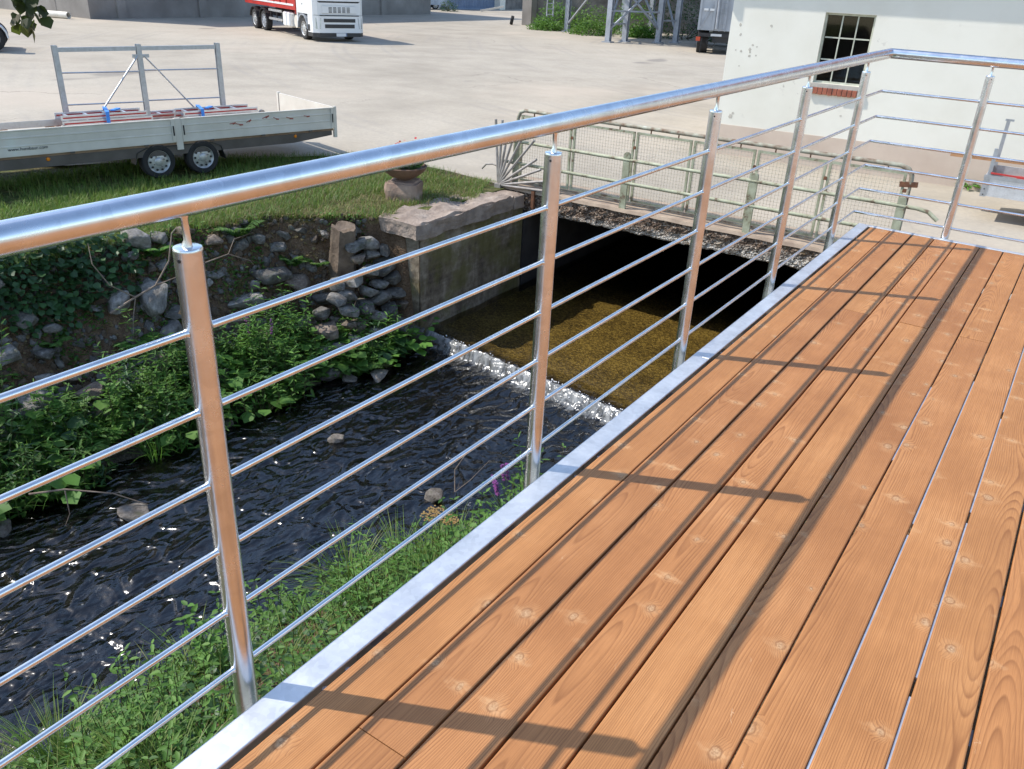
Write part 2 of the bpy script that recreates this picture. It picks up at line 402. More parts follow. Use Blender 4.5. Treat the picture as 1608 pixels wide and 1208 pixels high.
def make_crust():
    k = NT('bridge_crust')
    p = k.pos()
    x, y, z = k.sep(p)
    vo = k.n('TexVoronoi', feature='F1'); k.put(vo.inputs['Vector'], p); vo.inputs['Scale'].default_value = 42.0
    s = k.sep(vo.outputs['Color'])[0]
    col = k.ramp(s, [(0.0, (0.06, 0.042, 0.03)), (0.55, (0.16, 0.11, 0.078)), (0.85, (0.25, 0.19, 0.14)), (1.0, (0.38, 0.32, 0.26))])
    lo = k.n('MapRange'); k.put(lo.inputs['Value'], k.math('ADD', z, k.math('ADD', k.math('MULTIPLY', x, -0.035), k.math('MULTIPLY', k.noise(p, 2.2, 3), 0.22))))
    lo.inputs['From Min'].default_value = -1.33; lo.inputs['From Max'].default_value = -1.45
    col = k.mix(k.math('MULTIPLY', lo.outputs[0], k.ramp(s, [(0.2, 0.15), (0.6, 0.95)])), col, (0.52, 0.48, 0.41))
    col = k.mix(k.ramp(k.noise(p, 3.0, 3), [(0.60, 0.0), (0.7, 0.6)]), col, (0.17, 0.10, 0.025))
    return k.done(k.principled(col, 0.95, 0, k.bump(vo.outputs['Distance'], 0.9, 0.03), 0.15))
M['crust'] = make_crust()
M['slab_top'] = plain('bridge_edge_slab', (0.40, 0.31, 0.225), (0.27, 0.20, 0.145), 5, 0.9, 0, 0.4, 30, 0.01)
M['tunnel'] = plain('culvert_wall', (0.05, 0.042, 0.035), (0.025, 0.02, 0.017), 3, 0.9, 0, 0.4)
M['concrete'] = plain('grey_concrete', (0.30, 0.275, 0.245), (0.19, 0.17, 0.15), 0.5, 0.9, 0, 0.3, 20, 0.01, (0.36, 0.33, 0.30), 'Object', 7)
M['stonewall'] = plain('old_wall', (0.22, 0.20, 0.18), (0.10, 0.09, 0.08), 1.2, 0.9, 0, 0.6, 6, 0.05)

def make_render():
    k = NT('white_render')
    p = k.pos()
    x, y, z = k.sep(p)
    a = k.noise(p, 0.8, 6, 0.6)
    col = k.ramp(a, [(0.32, (0.72, 0.685, 0.58)), (0.6, (0.79, 0.76, 0.66))])
    sp = k.ramp(k.noise(p, 5.5, 4, 0.6), [(0.66, 0.0), (0.70, 0.6)])
    col = k.mix(k.math('MULTIPLY', sp, k.ramp(k.noise(p, 0.9, 2), [(0.5, 0.0), (0.6, 0.8)])), col, (0.42, 0.38, 0.33))
    return k.done(k.principled(col, 0.9, 0, k.bump(k.noise(p, 60, 4), 0.25, 0.006), 0.2))
M['render'] = make_render()
M['chip'] = plain('bare_plaster', (0.56, 0.52, 0.44), (0.44, 0.40, 0.33), 20, 0.95)
M['plinth'] = plain('beige_plinth', (0.60, 0.49, 0.39), (0.53, 0.42, 0.33), 1.8, 0.9, 0, 0.3, 50, 0.006)
M['brick'] = plain('sill_brick', (0.36, 0.115, 0.065), (0.22, 0.07, 0.042), 9, 0.85, 0, 0.5, 60, 0.004)
M['mortar'] = plain('mortar', (0.48, 0.44, 0.38), None, 9, 0.9)
M['rooftile'] = plain('roof_tile', (0.26, 0.10, 0.06), (0.16, 0.06, 0.04), 5, 0.85)
M['eave'] = plain('eave_timber', (0.22, 0.16, 0.11), None, 6, 0.8)
M['win_paint'] = plain('window_paint', (0.55, 0.56, 0.45), (0.43, 0.43, 0.34), 10, 0.6)
M['added_hills'] = plain('added_hill_woods', (0.055, 0.085, 0.035), (0.025, 0.045, 0.02), 0.02, 0.95, kind='Object')  # for the added hill ring that only shows in reflections
M['rust'] = plain('rust', (0.20, 0.085, 0.04), (0.10, 0.045, 0.025), 14, 0.9, 0, 0.5)

def make_glass(name, col=(0.03, 0.03, 0.035)):
    k = NT(name)
    tr = k.n('BsdfTransparent'); tr.inputs['Color'].default_value = (0.62, 0.64, 0.62, 1)
    gl = k.n('BsdfGlossy'); gl.inputs['Roughness'].default_value = 0.03
    fr = k.n('Fresnel'); fr.inputs['IOR'].default_value = 1.5
    ms = k.n('MixShader'); k.put(ms.inputs[0], fr.outputs[0]); k.put(ms.inputs[1], tr.outputs[0]); k.put(ms.inputs[2], gl.outputs[0])
    return k.done(ms.outputs[0])
M['glass'] = make_glass('pane_glass')
M['dark_glass'] = plain('vehicle_glass', (0.012, 0.014, 0.017), None, 3, 0.06)
M['room'] = plain('dim_room', (0.10, 0.09, 0.08), None, 2, 0.9)

def make_fencepaint():
    k = NT('pale_green_paint')
    v = k.pos()
    col = k.ramp(k.noise(v, 7, 5, 0.65), [(0.36, (0.15, 0.10, 0.06)), (0.43, (0.30, 0.30, 0.195)), (0.64, (0.42, 0.43, 0.30))])
    return k.done(k.principled(col, 0.65, 0, k.bump(k.noise(v, 60, 4), 0.3, 0.004)))
M['fence'] = make_fencepaint()
M['fence_top'] = plain('flaking_paint', (0.38, 0.37, 0.28), (0.15, 0.08, 0.045), 9, 0.75, 0, 0.5, 50, 0.005, (0.48, 0.48, 0.40))
M['wire'] = plain('mesh_wire', (0.58, 0.52, 0.40), (0.40, 0.34, 0.25), 9, 0.6, 0.0)
M['fan_steel'] = plain('fan_steel', (0.46, 0.42, 0.38), (0.30, 0.26, 0.22), 9, 0.55, 0.3)
M['oldsteel'] = plain('old_steel', (0.36, 0.33, 0.30), (0.22, 0.19, 0.16), 9, 0.6, 0.4)

M['cream'] = plain('trailer_board', (0.71, 0.66, 0.57), (0.60, 0.555, 0.47), 2.5, 0.45, 0.0, 0.1, 60, 0.003, (0.72, 0.71, 0.62))
M['chassis'] = plain('chassis_grey', (0.12, 0.10, 0.085), (0.08, 0.066, 0.055), 3, 0.6)
M['tyre'] = plain('tyre_rubber', (0.018, 0.018, 0.018), (0.035, 0.032, 0.03), 8, 0.85, 0, 0.3, 60, 0.004)
M['rim'] = plain('rim_silver', (0.58, 0.58, 0.56), (0.42, 0.41, 0.39), 8, 0.4, 0.5)
M['plastic'] = plain('black_plastic', (0.02, 0.02, 0.021), None, 8, 0.5)
M['amber'] = plain('amber_lens', (0.75, 0.22, 0.01), None, 8, 0.25)
M['ply'] = plain('plywood_floor', (0.30, 0.20, 0.12), (0.20, 0.13, 0.08), 5, 0.7)
M['alu'] = plain('aluminium', (0.66, 0.67, 0.68), (0.52, 0.53, 0.54), 5, 0.35, 0.7)
M['ladder_red'] = plain('ladder_red', (0.50, 0.04, 0.035), None, 5, 0.5)
M['blue'] = plain('strap_blue', (0.06, 0.27, 0.72), (0.05, 0.2, 0.55), 12, 0.7)
M['redpaint'] = plain('red_marks', (0.38, 0.09, 0.06), None, 12, 0.7)
M['ink'] = plain('dark_print', (0.06, 0.06, 0.06), None, 5, 0.6)
M['truck_white'] = plain('truck_white', (0.80, 0.80, 0.78), (0.74, 0.74, 0.71), 1.0, 0.3, 0, 0.0)
M['truck_red'] = plain('tipper_red', (0.50, 0.035, 0.025), (0.36, 0.03, 0.022), 1.5, 0.45)
M['truck_dark'] = plain('truck_dark', (0.035, 0.034, 0.034), None, 2, 0.5)
M['truck_grey'] = plain('truck_grey', (0.33, 0.35, 0.37), (0.27, 0.29, 0.31), 2, 0.5)
M['lens'] = plain('headlamp_lens', (0.62, 0.64, 0.60), (0.4, 0.42, 0.4), 12, 0.12, 0.4)
M['plate'] = plain('number_plate', (0.78, 0.78, 0.76), None, 3, 0.4)
M['tipper_grey'] = plain('tipper_grey', (0.46, 0.48, 0.50), (0.36, 0.38, 0.40), 1.4, 0.5, 0.2)
M['redlens'] = plain('red_lens', (0.6, 0.08, 0.03), None, 5, 0.3)
M['container'] = plain('container_blue', (0.19, 0.25, 0.36), (0.14, 0.19, 0.28), 1, 0.5)
M['bowl'] = plain('clay_bowl', (0.22, 0.13, 0.085), (0.14, 0.08, 0.05), 6, 0.85, 0, 0.4)
M['timber'] = plain('sawn_timber', (0.46, 0.24, 0.11), (0.34, 0.17, 0.075), 5, 0.7, 0, 0.2)
M['foam'] = plain('foam_white', (0.8, 0.8, 0.79), None, 5, 0.5)
M['orange'] = plain('machine_orange', (0.50, 0.17, 0.06), (0.35, 0.12, 0.05), 4, 0.6)
M['skyblue_metal'] = plain('van_pale_blue', (0.55, 0.62, 0.70), None, 2, 0.4)

# ------------------------------------------------------------------ mesh helpers
class MB:
    def __init__(self):
        self.v = []; self.f = []; self.mi = []
    def add(self, vs, fs, mi=0):
        b = len(self.v)
        self.v.extend([tuple(p) for p in vs])
        self.f.extend([tuple(b + i for i in f) for f in fs])
        self.mi.extend([mi] * len(fs))
        return self
    def box(self, x0, x1, y0, y1, z0, z1, mi=0, M4=None):
        vs = [(x0, y0, z0), (x1, y0, z0), (x1, y1, z0), (x0, y1, z0), (x0, y0, z1), (x1, y0, z1), (x1, y1, z1), (x0, y1, z1)]
        if M4 is not None: vs = [M4 @ Vector(p) for p in vs]
        return self.add(vs, [(3, 2, 1, 0), (4, 5, 6, 7), (0, 1, 5, 4), (1, 2, 6, 5), (2, 3, 7, 6), (3, 0, 4, 7)], mi)
    def cbox(self, x0, x1, y0, y1, z0, z1, c=0.01, mi=0):
        # box with all twelve edges chamfered (octagonal profile along z, capped with inset)
        def ring(z, i):
            return [(x0 + c + i, y0 + i, z), (x1 - c - i, y0 + i, z), (x1 - i, y0 + c + i, z), (x1 - i, y1 - c - i, z), (x1 - c - i, y1 - i, z), (x0 + c + i, y1 - i, z), (x0 + i, y1 - c - i, z), (x0 + i, y0 + c + i, z)]
        rs = [ring(z0, c), ring(z0 + c, 0), ring(z1 - c, 0), ring(z1, c)]
        vs = sum(rs, [])
        fs = [tuple(range(7, -1, -1)), tuple(range(24, 32))]
        for k in range(3):
            for i in range(8):
                j = (i + 1) % 8
                fs.append((k * 8 + i, k * 8 + j, k * 8 + 8 + j, k * 8 + 8 + i))
        return self.add(vs, fs, mi)
    def bar(self, p, q, w, h=None, mi=0, up=(0, 0, 1)):
        h = h or w
        p = Vector(p); q = Vector(q); d = (q - p).normalized()
        u = Vector(up)
        if abs(d.dot(u)) > 0.98: u = Vector((1, 0, 0))
        s = d.cross(u).normalized() * (w / 2); t = s.cross(d).normalized() * (h / 2)
        vs = [p - s - t, p + s - t, p + s + t, p - s + t, q - s - t, q + s - t, q + s + t, q - s + t]
        return self.add(vs, [(3, 2, 1, 0), (4, 5, 6, 7), (0, 1, 5, 4), (1, 2, 6, 5), (2, 3, 7, 6), (3, 0, 4, 7)], mi)
    def tube(self, pts, r, n=10, mi=0, caps=True):
        pts = [Vector(p) for p in pts]
        rr = r if isinstance(r, (list, tuple)) else [r] * len(pts)
        b = len(self.v)
        prev = None
        for i, p in enumerate(pts):
            if i == 0: d = pts[1] - p
            elif i == len(pts) - 1: d = p - pts[i - 1]
            else: d = (pts[i + 1] - p).normalized() + (p - pts[i - 1]).normalized()
            d = d.normalized()
            if prev is None:
                u = Vector((0, 0, 1)) if abs(d.z) < 0.9 else Vector((1, 0, 0))
                s = d.cross(u).normalized()
            else:
                s = (prev - d * prev.dot(d)).normalized()
            prev = s
            t = d.cross(s).normalized()
            sc = 1.0
            if 0 < i < len(pts) - 1:
                c = max(0.35, math.cos((pts[i + 1] - p).angle(p - pts[i - 1]) / 2)); sc = 1 / c if c > 0.5 else 1.0
            for k in range(n):
                a = 2 * math.pi * k / n
                self.v.append(tuple(p + (s * math.cos(a) + t * math.sin(a)) * rr[i] * (sc if sc < 1.6 else 1)))
        for i in range(len(pts) - 1):
            for k in range(n):
                k2 = (k + 1) % n
                self.f.append((b + i * n + k, b + i * n + k2, b + (i + 1) * n + k2, b + (i + 1) * n + k)); self.mi.append(mi)
        if caps:
            self.f.append(tuple(b + k for k in range(n - 1, -1, -1))); self.mi.append(mi)
            e = b + (len(pts) - 1) * n
            self.f.append(tuple(e + k for k in range(n))); self.mi.append(mi)
        return self
    def lathe(self, prof, n=20, axis='z', c=(0, 0, 0), mi=0):
        # prof: list of (r, h); axis direction along which h runs
        b = len(self.v)
        for r, h in prof:
            for k in range(n):
                a = 2 * math.pi * k / n
                if axis == 'z': p = (c[0] + r * math.cos(a), c[1] + r * math.sin(a), c[2] + h)
                elif axis == 'y': p = (c[0] + r * math.cos(a), c[1] + h, c[2] + r * math.sin(a))
                else: p = (c[0] + h, c[1] + r * math.cos(a), c[2] + r * math.sin(a))
                self.v.append(p)
        for i in range(len(prof) - 1):
            for k in range(n):
                k2 = (k + 1) % n
                f = (b + i * n + k, b + i * n + k2, b + (i + 1) * n + k2, b + (i + 1) * n + k)
                self.f.append(f if axis != 'y' else f[::-1]); self.mi.append(mi)
        return self
    def prism(self, poly, y0, y1, mi=0):
        # poly in (x, z), extruded along y
        n = len(poly)
        vs = [(x, y0, z) for x, z in poly] + [(x, y1, z) for x, z in poly]
        fs = [tuple(range(n)), tuple(range(2 * n - 1, n - 1, -1))]
        for i in range(n):
            j = (i + 1) % n
            fs.append((i, n + i, n + j, j))
        return self.add(vs, fs, mi)
    def mesh(self, name, mats, smooth=False, recalc=True):
        me = bpy.data.meshes.new(name)
        me.from_pydata(self.v, [], self.f)
        mats = mats if isinstance(mats, (list, tuple)) else [mats]
        for m in mats: me.materials.append(M[m] if isinstance(m, str) else m)
        if len(mats) > 1: me.polygons.foreach_set('material_index', self.mi)
        if recalc:
            bm = bmesh.new(); bm.from_mesh(me); bmesh.ops.recalc_face_normals(bm, faces=bm.faces); bm.to_mesh(me); bm.free()
        if smooth:
            me.polygons.foreach_set('use_smooth', [True] * len(me.polygons))
            me.set_sharp_from_angle(angle=R(40))
        me.update()
        return me
    def build(self, name, mats, parent=None, smooth=False, recalc=True, **tags):
        return link(name, self.mesh(name, mats, smooth, recalc), parent, **tags)

def link(name, data, parent=None, label=None, cat=None, group=None, kind=None, loc=None, rot=None):
    o = bpy.data.objects.new(name, data)
    COL.objects.link(o)
    if parent is not None: o.parent = parent
    if label: o['label'] = label
    if cat: o['category'] = cat
    if group: o['group'] = group
    if kind: o['kind'] = kind
    if loc is not None: o.location = loc
    if rot is not None: o.rotation_euler = rot
    return o
def thing(name, label, cat, loc=(0, 0, 0), rz=0.0, group=None):
    o = link(name, None, None, label, cat, group, None, loc, (0, 0, rz))
    o.empty_display_size = 0.2
    return o
def dup(root, loc=None, rz=None, label=None, scale=None):
    r = root.copy(); COL.objects.link(r)
    if loc is not None: r.location = loc
    if rz is not None: r.rotation_euler = (0, 0, rz)
    if label: r['label'] = label
    if scale: r.scale = (scale,) * 3
    for ch in list(root.children):
        c = ch.copy(); COL.objects.link(c); c.parent = r
        for g in list(ch.children):
            d = g.copy(); COL.objects.link(d); d.parent = c
    return r
def fbm(x, y, z=0.0, o=4):
    s = 0; a = 1; f = 1
    for _ in range(o):
        s += a * mnoise.noise((x * f, y * f, z * f + 3.7 * _)); a *= 0.5; f *= 2.03
    return s
def lerp_table(tab, v):
    if v <= tab[0][0]: return tab[0][1]
    for (a, b), (c, d) in zip(tab, tab[1:]):
        if v <= c: return b + (d - b) * (v - a) / (c - a)
    return tab[-1][1]
ZG = -1.4

# ================================================================== GROUND, BANKS, STREAM
VERGE = [(-60, -42.0), (-12, -21.0), (0, -15.2), (5.44, -12.5), (7.6, -11.2), (9.4, -9.9), (9.95, -9.3)]      # grass / paving edge: y -> x
XL = [(-10, -7.1), (0, -6.5), (2, -6.3), (4.5, -6.05), (6.5, -5.95), (7.4, -5.9)]
XT = [(-10, -8.8), (0, -8.1), (5, -7.95), (6.4, -7.55), (7.0, -6.85), (7.4, -6.5)]
XR = [(-10, -4.6), (0.0, -3.35), (0.8, -3.3), (2.4, -3.15), (3.4, -2.9), (4.1, -2.6), (5, -2.15), (6, -1.5), (7.3, -0.6), (8, -0.5)]
WALLX = -5.85
def terrain(x, y):
    nz = fbm(x * 0.9, y * 0.9, 0.3)
    nf = fbm(x * 3.3, y * 3.3, 5.1, 3)
    if y > 7.42:
        if x < -6.15: z = -1.425 + 0.02 * nz
        elif x < -5.95: z = -1.425 + (-3.06 + 1.425) * (x + 6.15) / 0.2
        elif x < -0.35: z = -3.06 + 0.02 * nf
        else: z = -1.7
        return z
    xl = lerp_table(XL, y); xt = lerp_table(XT, y); xr = lerp_table(XR, y)
    if x <= xt: return -1.425 + 0.03 * nz
    if x < xl:
        s = (xl - x) / (xl - xt)
        base = -3.14 + 1.70 * (0.62 * s + 0.38 * max(0, min(1, (s - 0.55) / 0.4)) ** 1.0)
        return base + (0.09 * nz + 0.05 * nf) * math.sin(math.pi * min(1, s + 0.05))
    if x < xr:
        d = min(x - xl, xr - x)
        return -3.14 - 0.2 * min(1, d / 0.5) + 0.05 * nf
    s = (x - xr) / 2.5
    z = -3.14 + 1.45 * min(1, s) ** 0.85
    return z + (0.07 * nz + 0.03 * nf) * min(1, s * 3)

def grid_mesh(xs, ys, fz):
    nx, ny = len(xs), len(ys)
    vs = [(x, y, fz(x, y)) for y in ys for x in xs]
    fs = [(j * nx + i, j * nx + i + 1, (j + 1) * nx + i + 1, (j + 1) * nx + i) for j in range(ny - 1) for i in range(nx - 1)]
    return vs, fs
xs = list(np.linspace(-60, -17, 12)) + list(np.arange(-16.5, -8.6, 0.35)) + list(np.arange(-8.5, 0.6, 0.085)) + [0.9, 1.4, 2.0, 2.8, 3.6]
ys = list(np.linspace(-60, -9, 12)) + list(np.arange(-8, -1.2, 0.4)) + list(np.arange(-1.0, 7.41, 0.085)) + [7.43, 7.7, 8.2, 8.8, 9.4, 9.94]
mb = MB(); mb.add(*grid_mesh(xs, ys, terrain))
bank = mb.build('river_bank', 'soil', smooth=True, recalc=False, kind='structure')

# yard paving: one sheet to the horizon around the verge and the stream
mb = MB()
vy = [-1200, -60, -30, -12, -6, 0] + list(np.arange(0.5, 9.96, 0.3)) + [9.96]
ve = []
for y in vy:
    x = lerp_table(VERGE, y) if y > -60 else -42
    if y >= -12: x += 0.22 * fbm(x * 0.8, y * 0.8, 9.0) + 0.07 * fbm(x * 4, y * 4, 2.0)
    ve.append(x)
for i in range(len(vy) - 1):
    mb.add([(-1200, vy[i], ZG), (ve[i], vy[i], ZG), (ve[i + 1], vy[i + 1], ZG), (-1200, vy[i + 1], ZG)], [(0, 1, 2, 3)])
mb.add([(-1200, 9.96, ZG), (ve[-1], 9.96, ZG), (-9.2, 10.15, ZG), (-7.6, 10.2, ZG), (-6.45, 10.0, ZG), (-6.45, 10.75, ZG), (0.5, 10.75, ZG), (0.5, 9.96, ZG), (1200, 9.96, ZG), (1200, 10.8, ZG), (-1200, 10.8, ZG)],
       [(0, 1, 2, 3, 4, 5, 10), (6, 7, 8, 9), (5, 6, 9, 10)])
mb.add([(-1200, 10.8, ZG), (1200, 10.8, ZG), (1200, 1500, ZG), (-1200, 1500, ZG)], [(0, 1, 2, 3)])
mb.add([(3.5, -1200, ZG), (1200, -1200, ZG), (1200, 9.96, ZG), (3.5, 9.96, ZG)], [(0, 1, 2, 3)])
mb.add([(0.5, 9.0, ZG), (3.5, 9.0, ZG), (3.5, 9.96, ZG), (0.5, 9.96, ZG)], [(0, 1, 2, 3)])
mb.build('yard', 'yard', recalc=False, kind='structure')

mb = MB(); nseg = 120
ring = []
for i in range(nseg):
    a = 2 * math.pi * i / nseg
    h = 38 + 26 * fbm(math.cos(a) * 2.2, math.sin(a) * 2.2, 4.4, 4)
    ring.append([(700 * math.cos(a), 700 * math.sin(a), ZG - 1), (820 * math.cos(a), 820 * math.sin(a), h * 0.55), (980 * math.cos(a), 980 * math.sin(a), h)])
vs = sum(ring, []); fs = []
for i in range(nseg):
    j = (i + 1) % nseg
    for k in range(2): fs.append((i * 3 + k, j * 3 + k, j * 3 + k + 1, i * 3 + k + 1))
mb.add(vs, fs); mb.build('added_hills', 'added_hills', kind='structure', recalc=False)  # unseen hill ring, added as a dark horizon for the steel to reflect

# stream bed under the bridge, water sheet with a low weir
mb = MB(); mb.add([(-5.9, 9.93, -3.06), (-0.3, 9.93, -3.06), (-0.3, 19, -3.06), (-5.9, 19, -3.06)], [(0, 1, 2, 3)])
mb.build('stream_bed', 'bed', recalc=False, kind='structure')
mb = MB()
mb.add(*grid_mesh(list(np.linspace(-5.86, -0.4, 60)), list(np.linspace(7.2, 9.92, 30)), lambda x, y: -3.035 + 0.012 * fbm(x * 5, y * 5) - (0.35 if y < 7.51 - 0.142 * (x + 5.41) - 0.02 else 0)))
mb.build('gravel_bed', 'bed', smooth=True, recalc=False, kind='structure')
def yweir(x): return 7.51 - 0.142 * (x + 5.41)
def water_z(x, y):
    d = yweir(x) - y + 0.03 * fbm(x * 4, 1.0)
    if d < 0: return -2.945 + 0.004 * fbm(x * 2.5, y * 2.5, 1.0, 2)
    rip = 0.024 * fbm(x * 2.3, y * 1.6, 2.2, 4) + 0.006 * fbm(x * 6, y * 4, 8.0, 2)
    fall = min(1, d / 0.16)
    hump = 0.018 * math.exp(-((d - 0.38) / 0.18) ** 2) * (1 + 0.5 * fbm(x * 3, y * 3, 4.0, 2))
    return -2.945 - 0.175 * fall * fall * (3 - 2 * fall) + hump + rip * min(1, d / 0.3)
xs = list(np.arange(-7.6, 0.2, 0.055))
ys = [-60, -40, -25, -14] + list(np.arange(-9, -1.5, 0.4)) + list(np.arange(-1.5, 7.0, 0.055)) + list(np.arange(7.0, 7.7, 0.03)) + list(np.arange(7.75, 10.0, 0.15)) + list(np.arange(10, 19.2, 0.6))
mb = MB()
vs, fs = grid_mesh(xs, ys, water_z)
def keep(f):
    cx = sum(vs[i][0] for i in f) / 4; cy = sum(vs[i][1] for i in f) / 4
    return cy < 7.45 or (-5.88 < cx < -0.3)
mb.add(vs, [f for f in fs if keep(f)])
mb.build('stream_water', 'water', smooth=True, recalc=False, kind='structure')
# bubbles and droplets along the crest
mb = MB()
ico = bmesh.new(); bmesh.ops.create_icosphere(ico, subdivisions=1, radius=1.0)
iv = [v.co.copy() for v in ico.verts]; ifc = [tuple(v.index for v in f.verts) for f in ico.faces]; ico.free()
for i in range(170):
    x = random.uniform(-5.7, -1.2)
    if random.random() < 0.7: x = random.choice([-3.0, -2.75, -2.5, -3.6, -5.2]) + random.gauss(0, 0.12)
    d = abs(random.gauss(0, 0.09)) - 0.02
    y = yweir(x) - d
    r = random.uniform(0.003, 0.011) * random.choice([0.7, 1, 1.25])
    c = Vector((x, y, water_z(x, y) + r * 0.3))
    mb.add([c + p * r for p in iv], ifc)
mb.build('foam_bubbles', 'foam', smooth=True, kind='stuff', label='white foam bubbles along the crest of the weir', cat='foam')

# ================================================================== BRIDGE AND ABUTMENT
br = thing('road_bridge', 'flat concrete road bridge with crusted pebbly edge over the stream', 'bridge', (0, 0, 0))
mb = MB()
nx, nz = 200, 14
bx = np.linspace(-6.3, 0.4, nx)
def crust(x, z):
    return 9.95 - 0.028 * fbm(x * 7, z * 9, 1.0, 4) - 0.012 * fbm(x * 30, z * 30, 2.0, 2)
vs = []; fs = []
for j in range(nz):
    t = j / (nz - 1)
    for x in bx:
        zb = -1.715 + 0.02 * fbm(x * 6, 0.0, 7.0, 3)
        zt = -1.425
        z = zb + (zt - zb) * t
        vs.append((x, crust(x, z) + (0.02 if j == 0 else 0), z))
for j in range(nz - 1):
    for i in range(nx - 1):
        fs.append((j * nx + i, j * nx + i + 1, (j + 1) * nx + i + 1, (j + 1) * nx + i))
mb.add(vs, fs)
mb.build('crusted_edge', 'crust', br)
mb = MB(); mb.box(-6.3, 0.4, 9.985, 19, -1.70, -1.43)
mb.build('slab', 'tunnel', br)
mb = MB()
vs, fs = grid_mesh(list(np.linspace(-6.3, 0.45, 90)), [9.93, 9.95, 10.1, 10.3, 10.5, 10.76], lambda x, y: -1.385 + 0.008 * fbm(x * 3, y * 3) - (0.045 if y < 9.94 else 0))
mb.add(vs, fs)
mb.build('edge_slab', 'slab_top', br, recalc=False)
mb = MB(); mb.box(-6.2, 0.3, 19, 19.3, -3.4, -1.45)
mb.build('added_end_wall', 'tunnel', br)  # unseen dark wall, added to shut light out of the far culvert
ab = thing('abutment_wall', 'stained concrete abutment wall rising from the stream under the bridge', 'retaining wall')
mb = MB()
gy = list(np.linspace(7.42, 9.9, 60)); gz = list(np.linspace(-3.4, -1.62, 40))
vs = [(WALLX - 0.0 + 0.014 * fbm(y * 1.6, z * 2.2, 3.0) + (0.05 * max(0, fbm(y * 2, z * 3, 6.0)) * max(0, (-2.75 - z))), y, z) for z in gz for y in gy]
n = len(gy)
fs = [(j * n + i, j * n + i + 1, (j + 1) * n + i + 1, (j + 1) * n + i) for j in range(len(gz) - 1) for i in range(n - 1)]
mb.add(vs, fs)
mb.build('wall_face', 'abut', ab, smooth=True)
mb = MB(); mb.box(-6.6, -5.885, 7.44, 9.96, -3.5, -1.625)
mb.build('wall_core', 'abut', ab)
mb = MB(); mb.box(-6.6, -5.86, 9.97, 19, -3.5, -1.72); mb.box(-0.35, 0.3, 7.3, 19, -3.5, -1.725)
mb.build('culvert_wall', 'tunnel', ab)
def rough_block(x0, x1, y0, y1, z0, z1, nx, ny, nz, amp, seed, fr=3.0):
    bm = bmesh.new()
    bmesh.ops.create_cube(bm, size=1.0)
    bmesh.ops.subdivide_edges(bm, edges=bm.edges, cuts=max(nx, ny, nz), use_grid_fill=True)
    mbx = MB(); idx = {}
    for v in bm.verts:
        p = Vector((x0 + (v.co.x + .5) * (x1 - x0), y0 + (v.co.y + .5) * (y1 - y0), z0 + (v.co.z + .5) * (z1 - z0)))
        nrm = Vector((v.co.x, v.co.y, v.co.z)); m = [c if abs(abs(c) - .5) < 1e-4 else 0 for c in nrm]
        k = sum(1 for c in m if c)
        dv = Vector(m); dv = dv.normalized() if dv.length else dv
        p += dv * (amp * fbm(p.x * fr + seed, p.y * fr, p.z * fr, 4) - (amp * 0.8 if k > 1 else 0))
        idx[v.index] = len(mbx.v); mbx.v.append(tuple(p))
    for f in bm.faces: mbx.f.append(tuple(idx[v.index] for v in f.verts)); mbx.mi.append(0)
    bm.free()
    return mbx
rough_block(-6.52, -5.80, 7.36, 9.6, -1.63, -1.415, 22, 22, 8, 0.055, 2.0).build('capstone', 'capstone', ab, smooth=True)
rough_block(-6.35, -5.82, 9.62, 9.92, -1.66, -1.44, 6, 6, 4, 0.02, 5.0).build('capstone', 'capstone', ab, smooth=True)

# ================================================================== DECK
PITCH, PW, TH = 0.15, 0.1435, 0.027
deck = thing('wooden_deck', 'reddish plank deck in a galvanised steel edge frame above the stream', 'deck')
DECK_M = Matrix([[0.999991, 0.002523, 0.003414, 0.004199], [-0.002516, 0.999995, -0.002071, 0.014566], [-0.003419, 0.002062, 0.999992, 0.002484], [0.0, 0.0, 0.0, 1.0]])
deck.matrix_world = DECK_M
X0 = 0.082 - PITCH / 2          # centre of the first plank
YE = 5.743
def plank_mesh(L):
    h = PW / 2; c = 0.004
    prof = [(-h + c * 1.2, -TH), (h - c * 1.2, -TH), (h, -TH + c), (h, -c), (h - c * .35, -c * .3), (h - c, 0), (-h + c, 0), (-h + c * .35, -c * .3), (-h, -c), (-h, -TH + c)]
    m = MB(); m.prism(prof[::-1], 0.0015, L - 0.0015)
    # small bevel on the butt ends
    return m.mesh('plank', 'wood')
cache = {}
YEND = YE - 0.05
NPL = 40  # planks beyond the view are added so the railing steel reflects deck
for i in range(NPL):
    if i % 2 == 0: cuts = [-4.25, -0.25, 3.75, YEND]
    else: cuts = [-3.925, 0.075, YEND]
    for a, b in zip(cuts, cuts[1:]):
        L = round(b - a, 3)
        if L not in cache: cache[L] = plank_mesh(L)
        o = link('plank', cache[L], deck)
        o.location = (X0 + i * PITCH + random.uniform(-0.0012, 0.0012), a, random.uniform(-0.0012, 0.0012))
        o.rotation_euler = (0, random.uniform(-0.003, 0.003), random.uniform(-0.0003, 0.0003))
XEND = X0 + (NPL - 1) * PITCH + PW / 2
mb = MB()
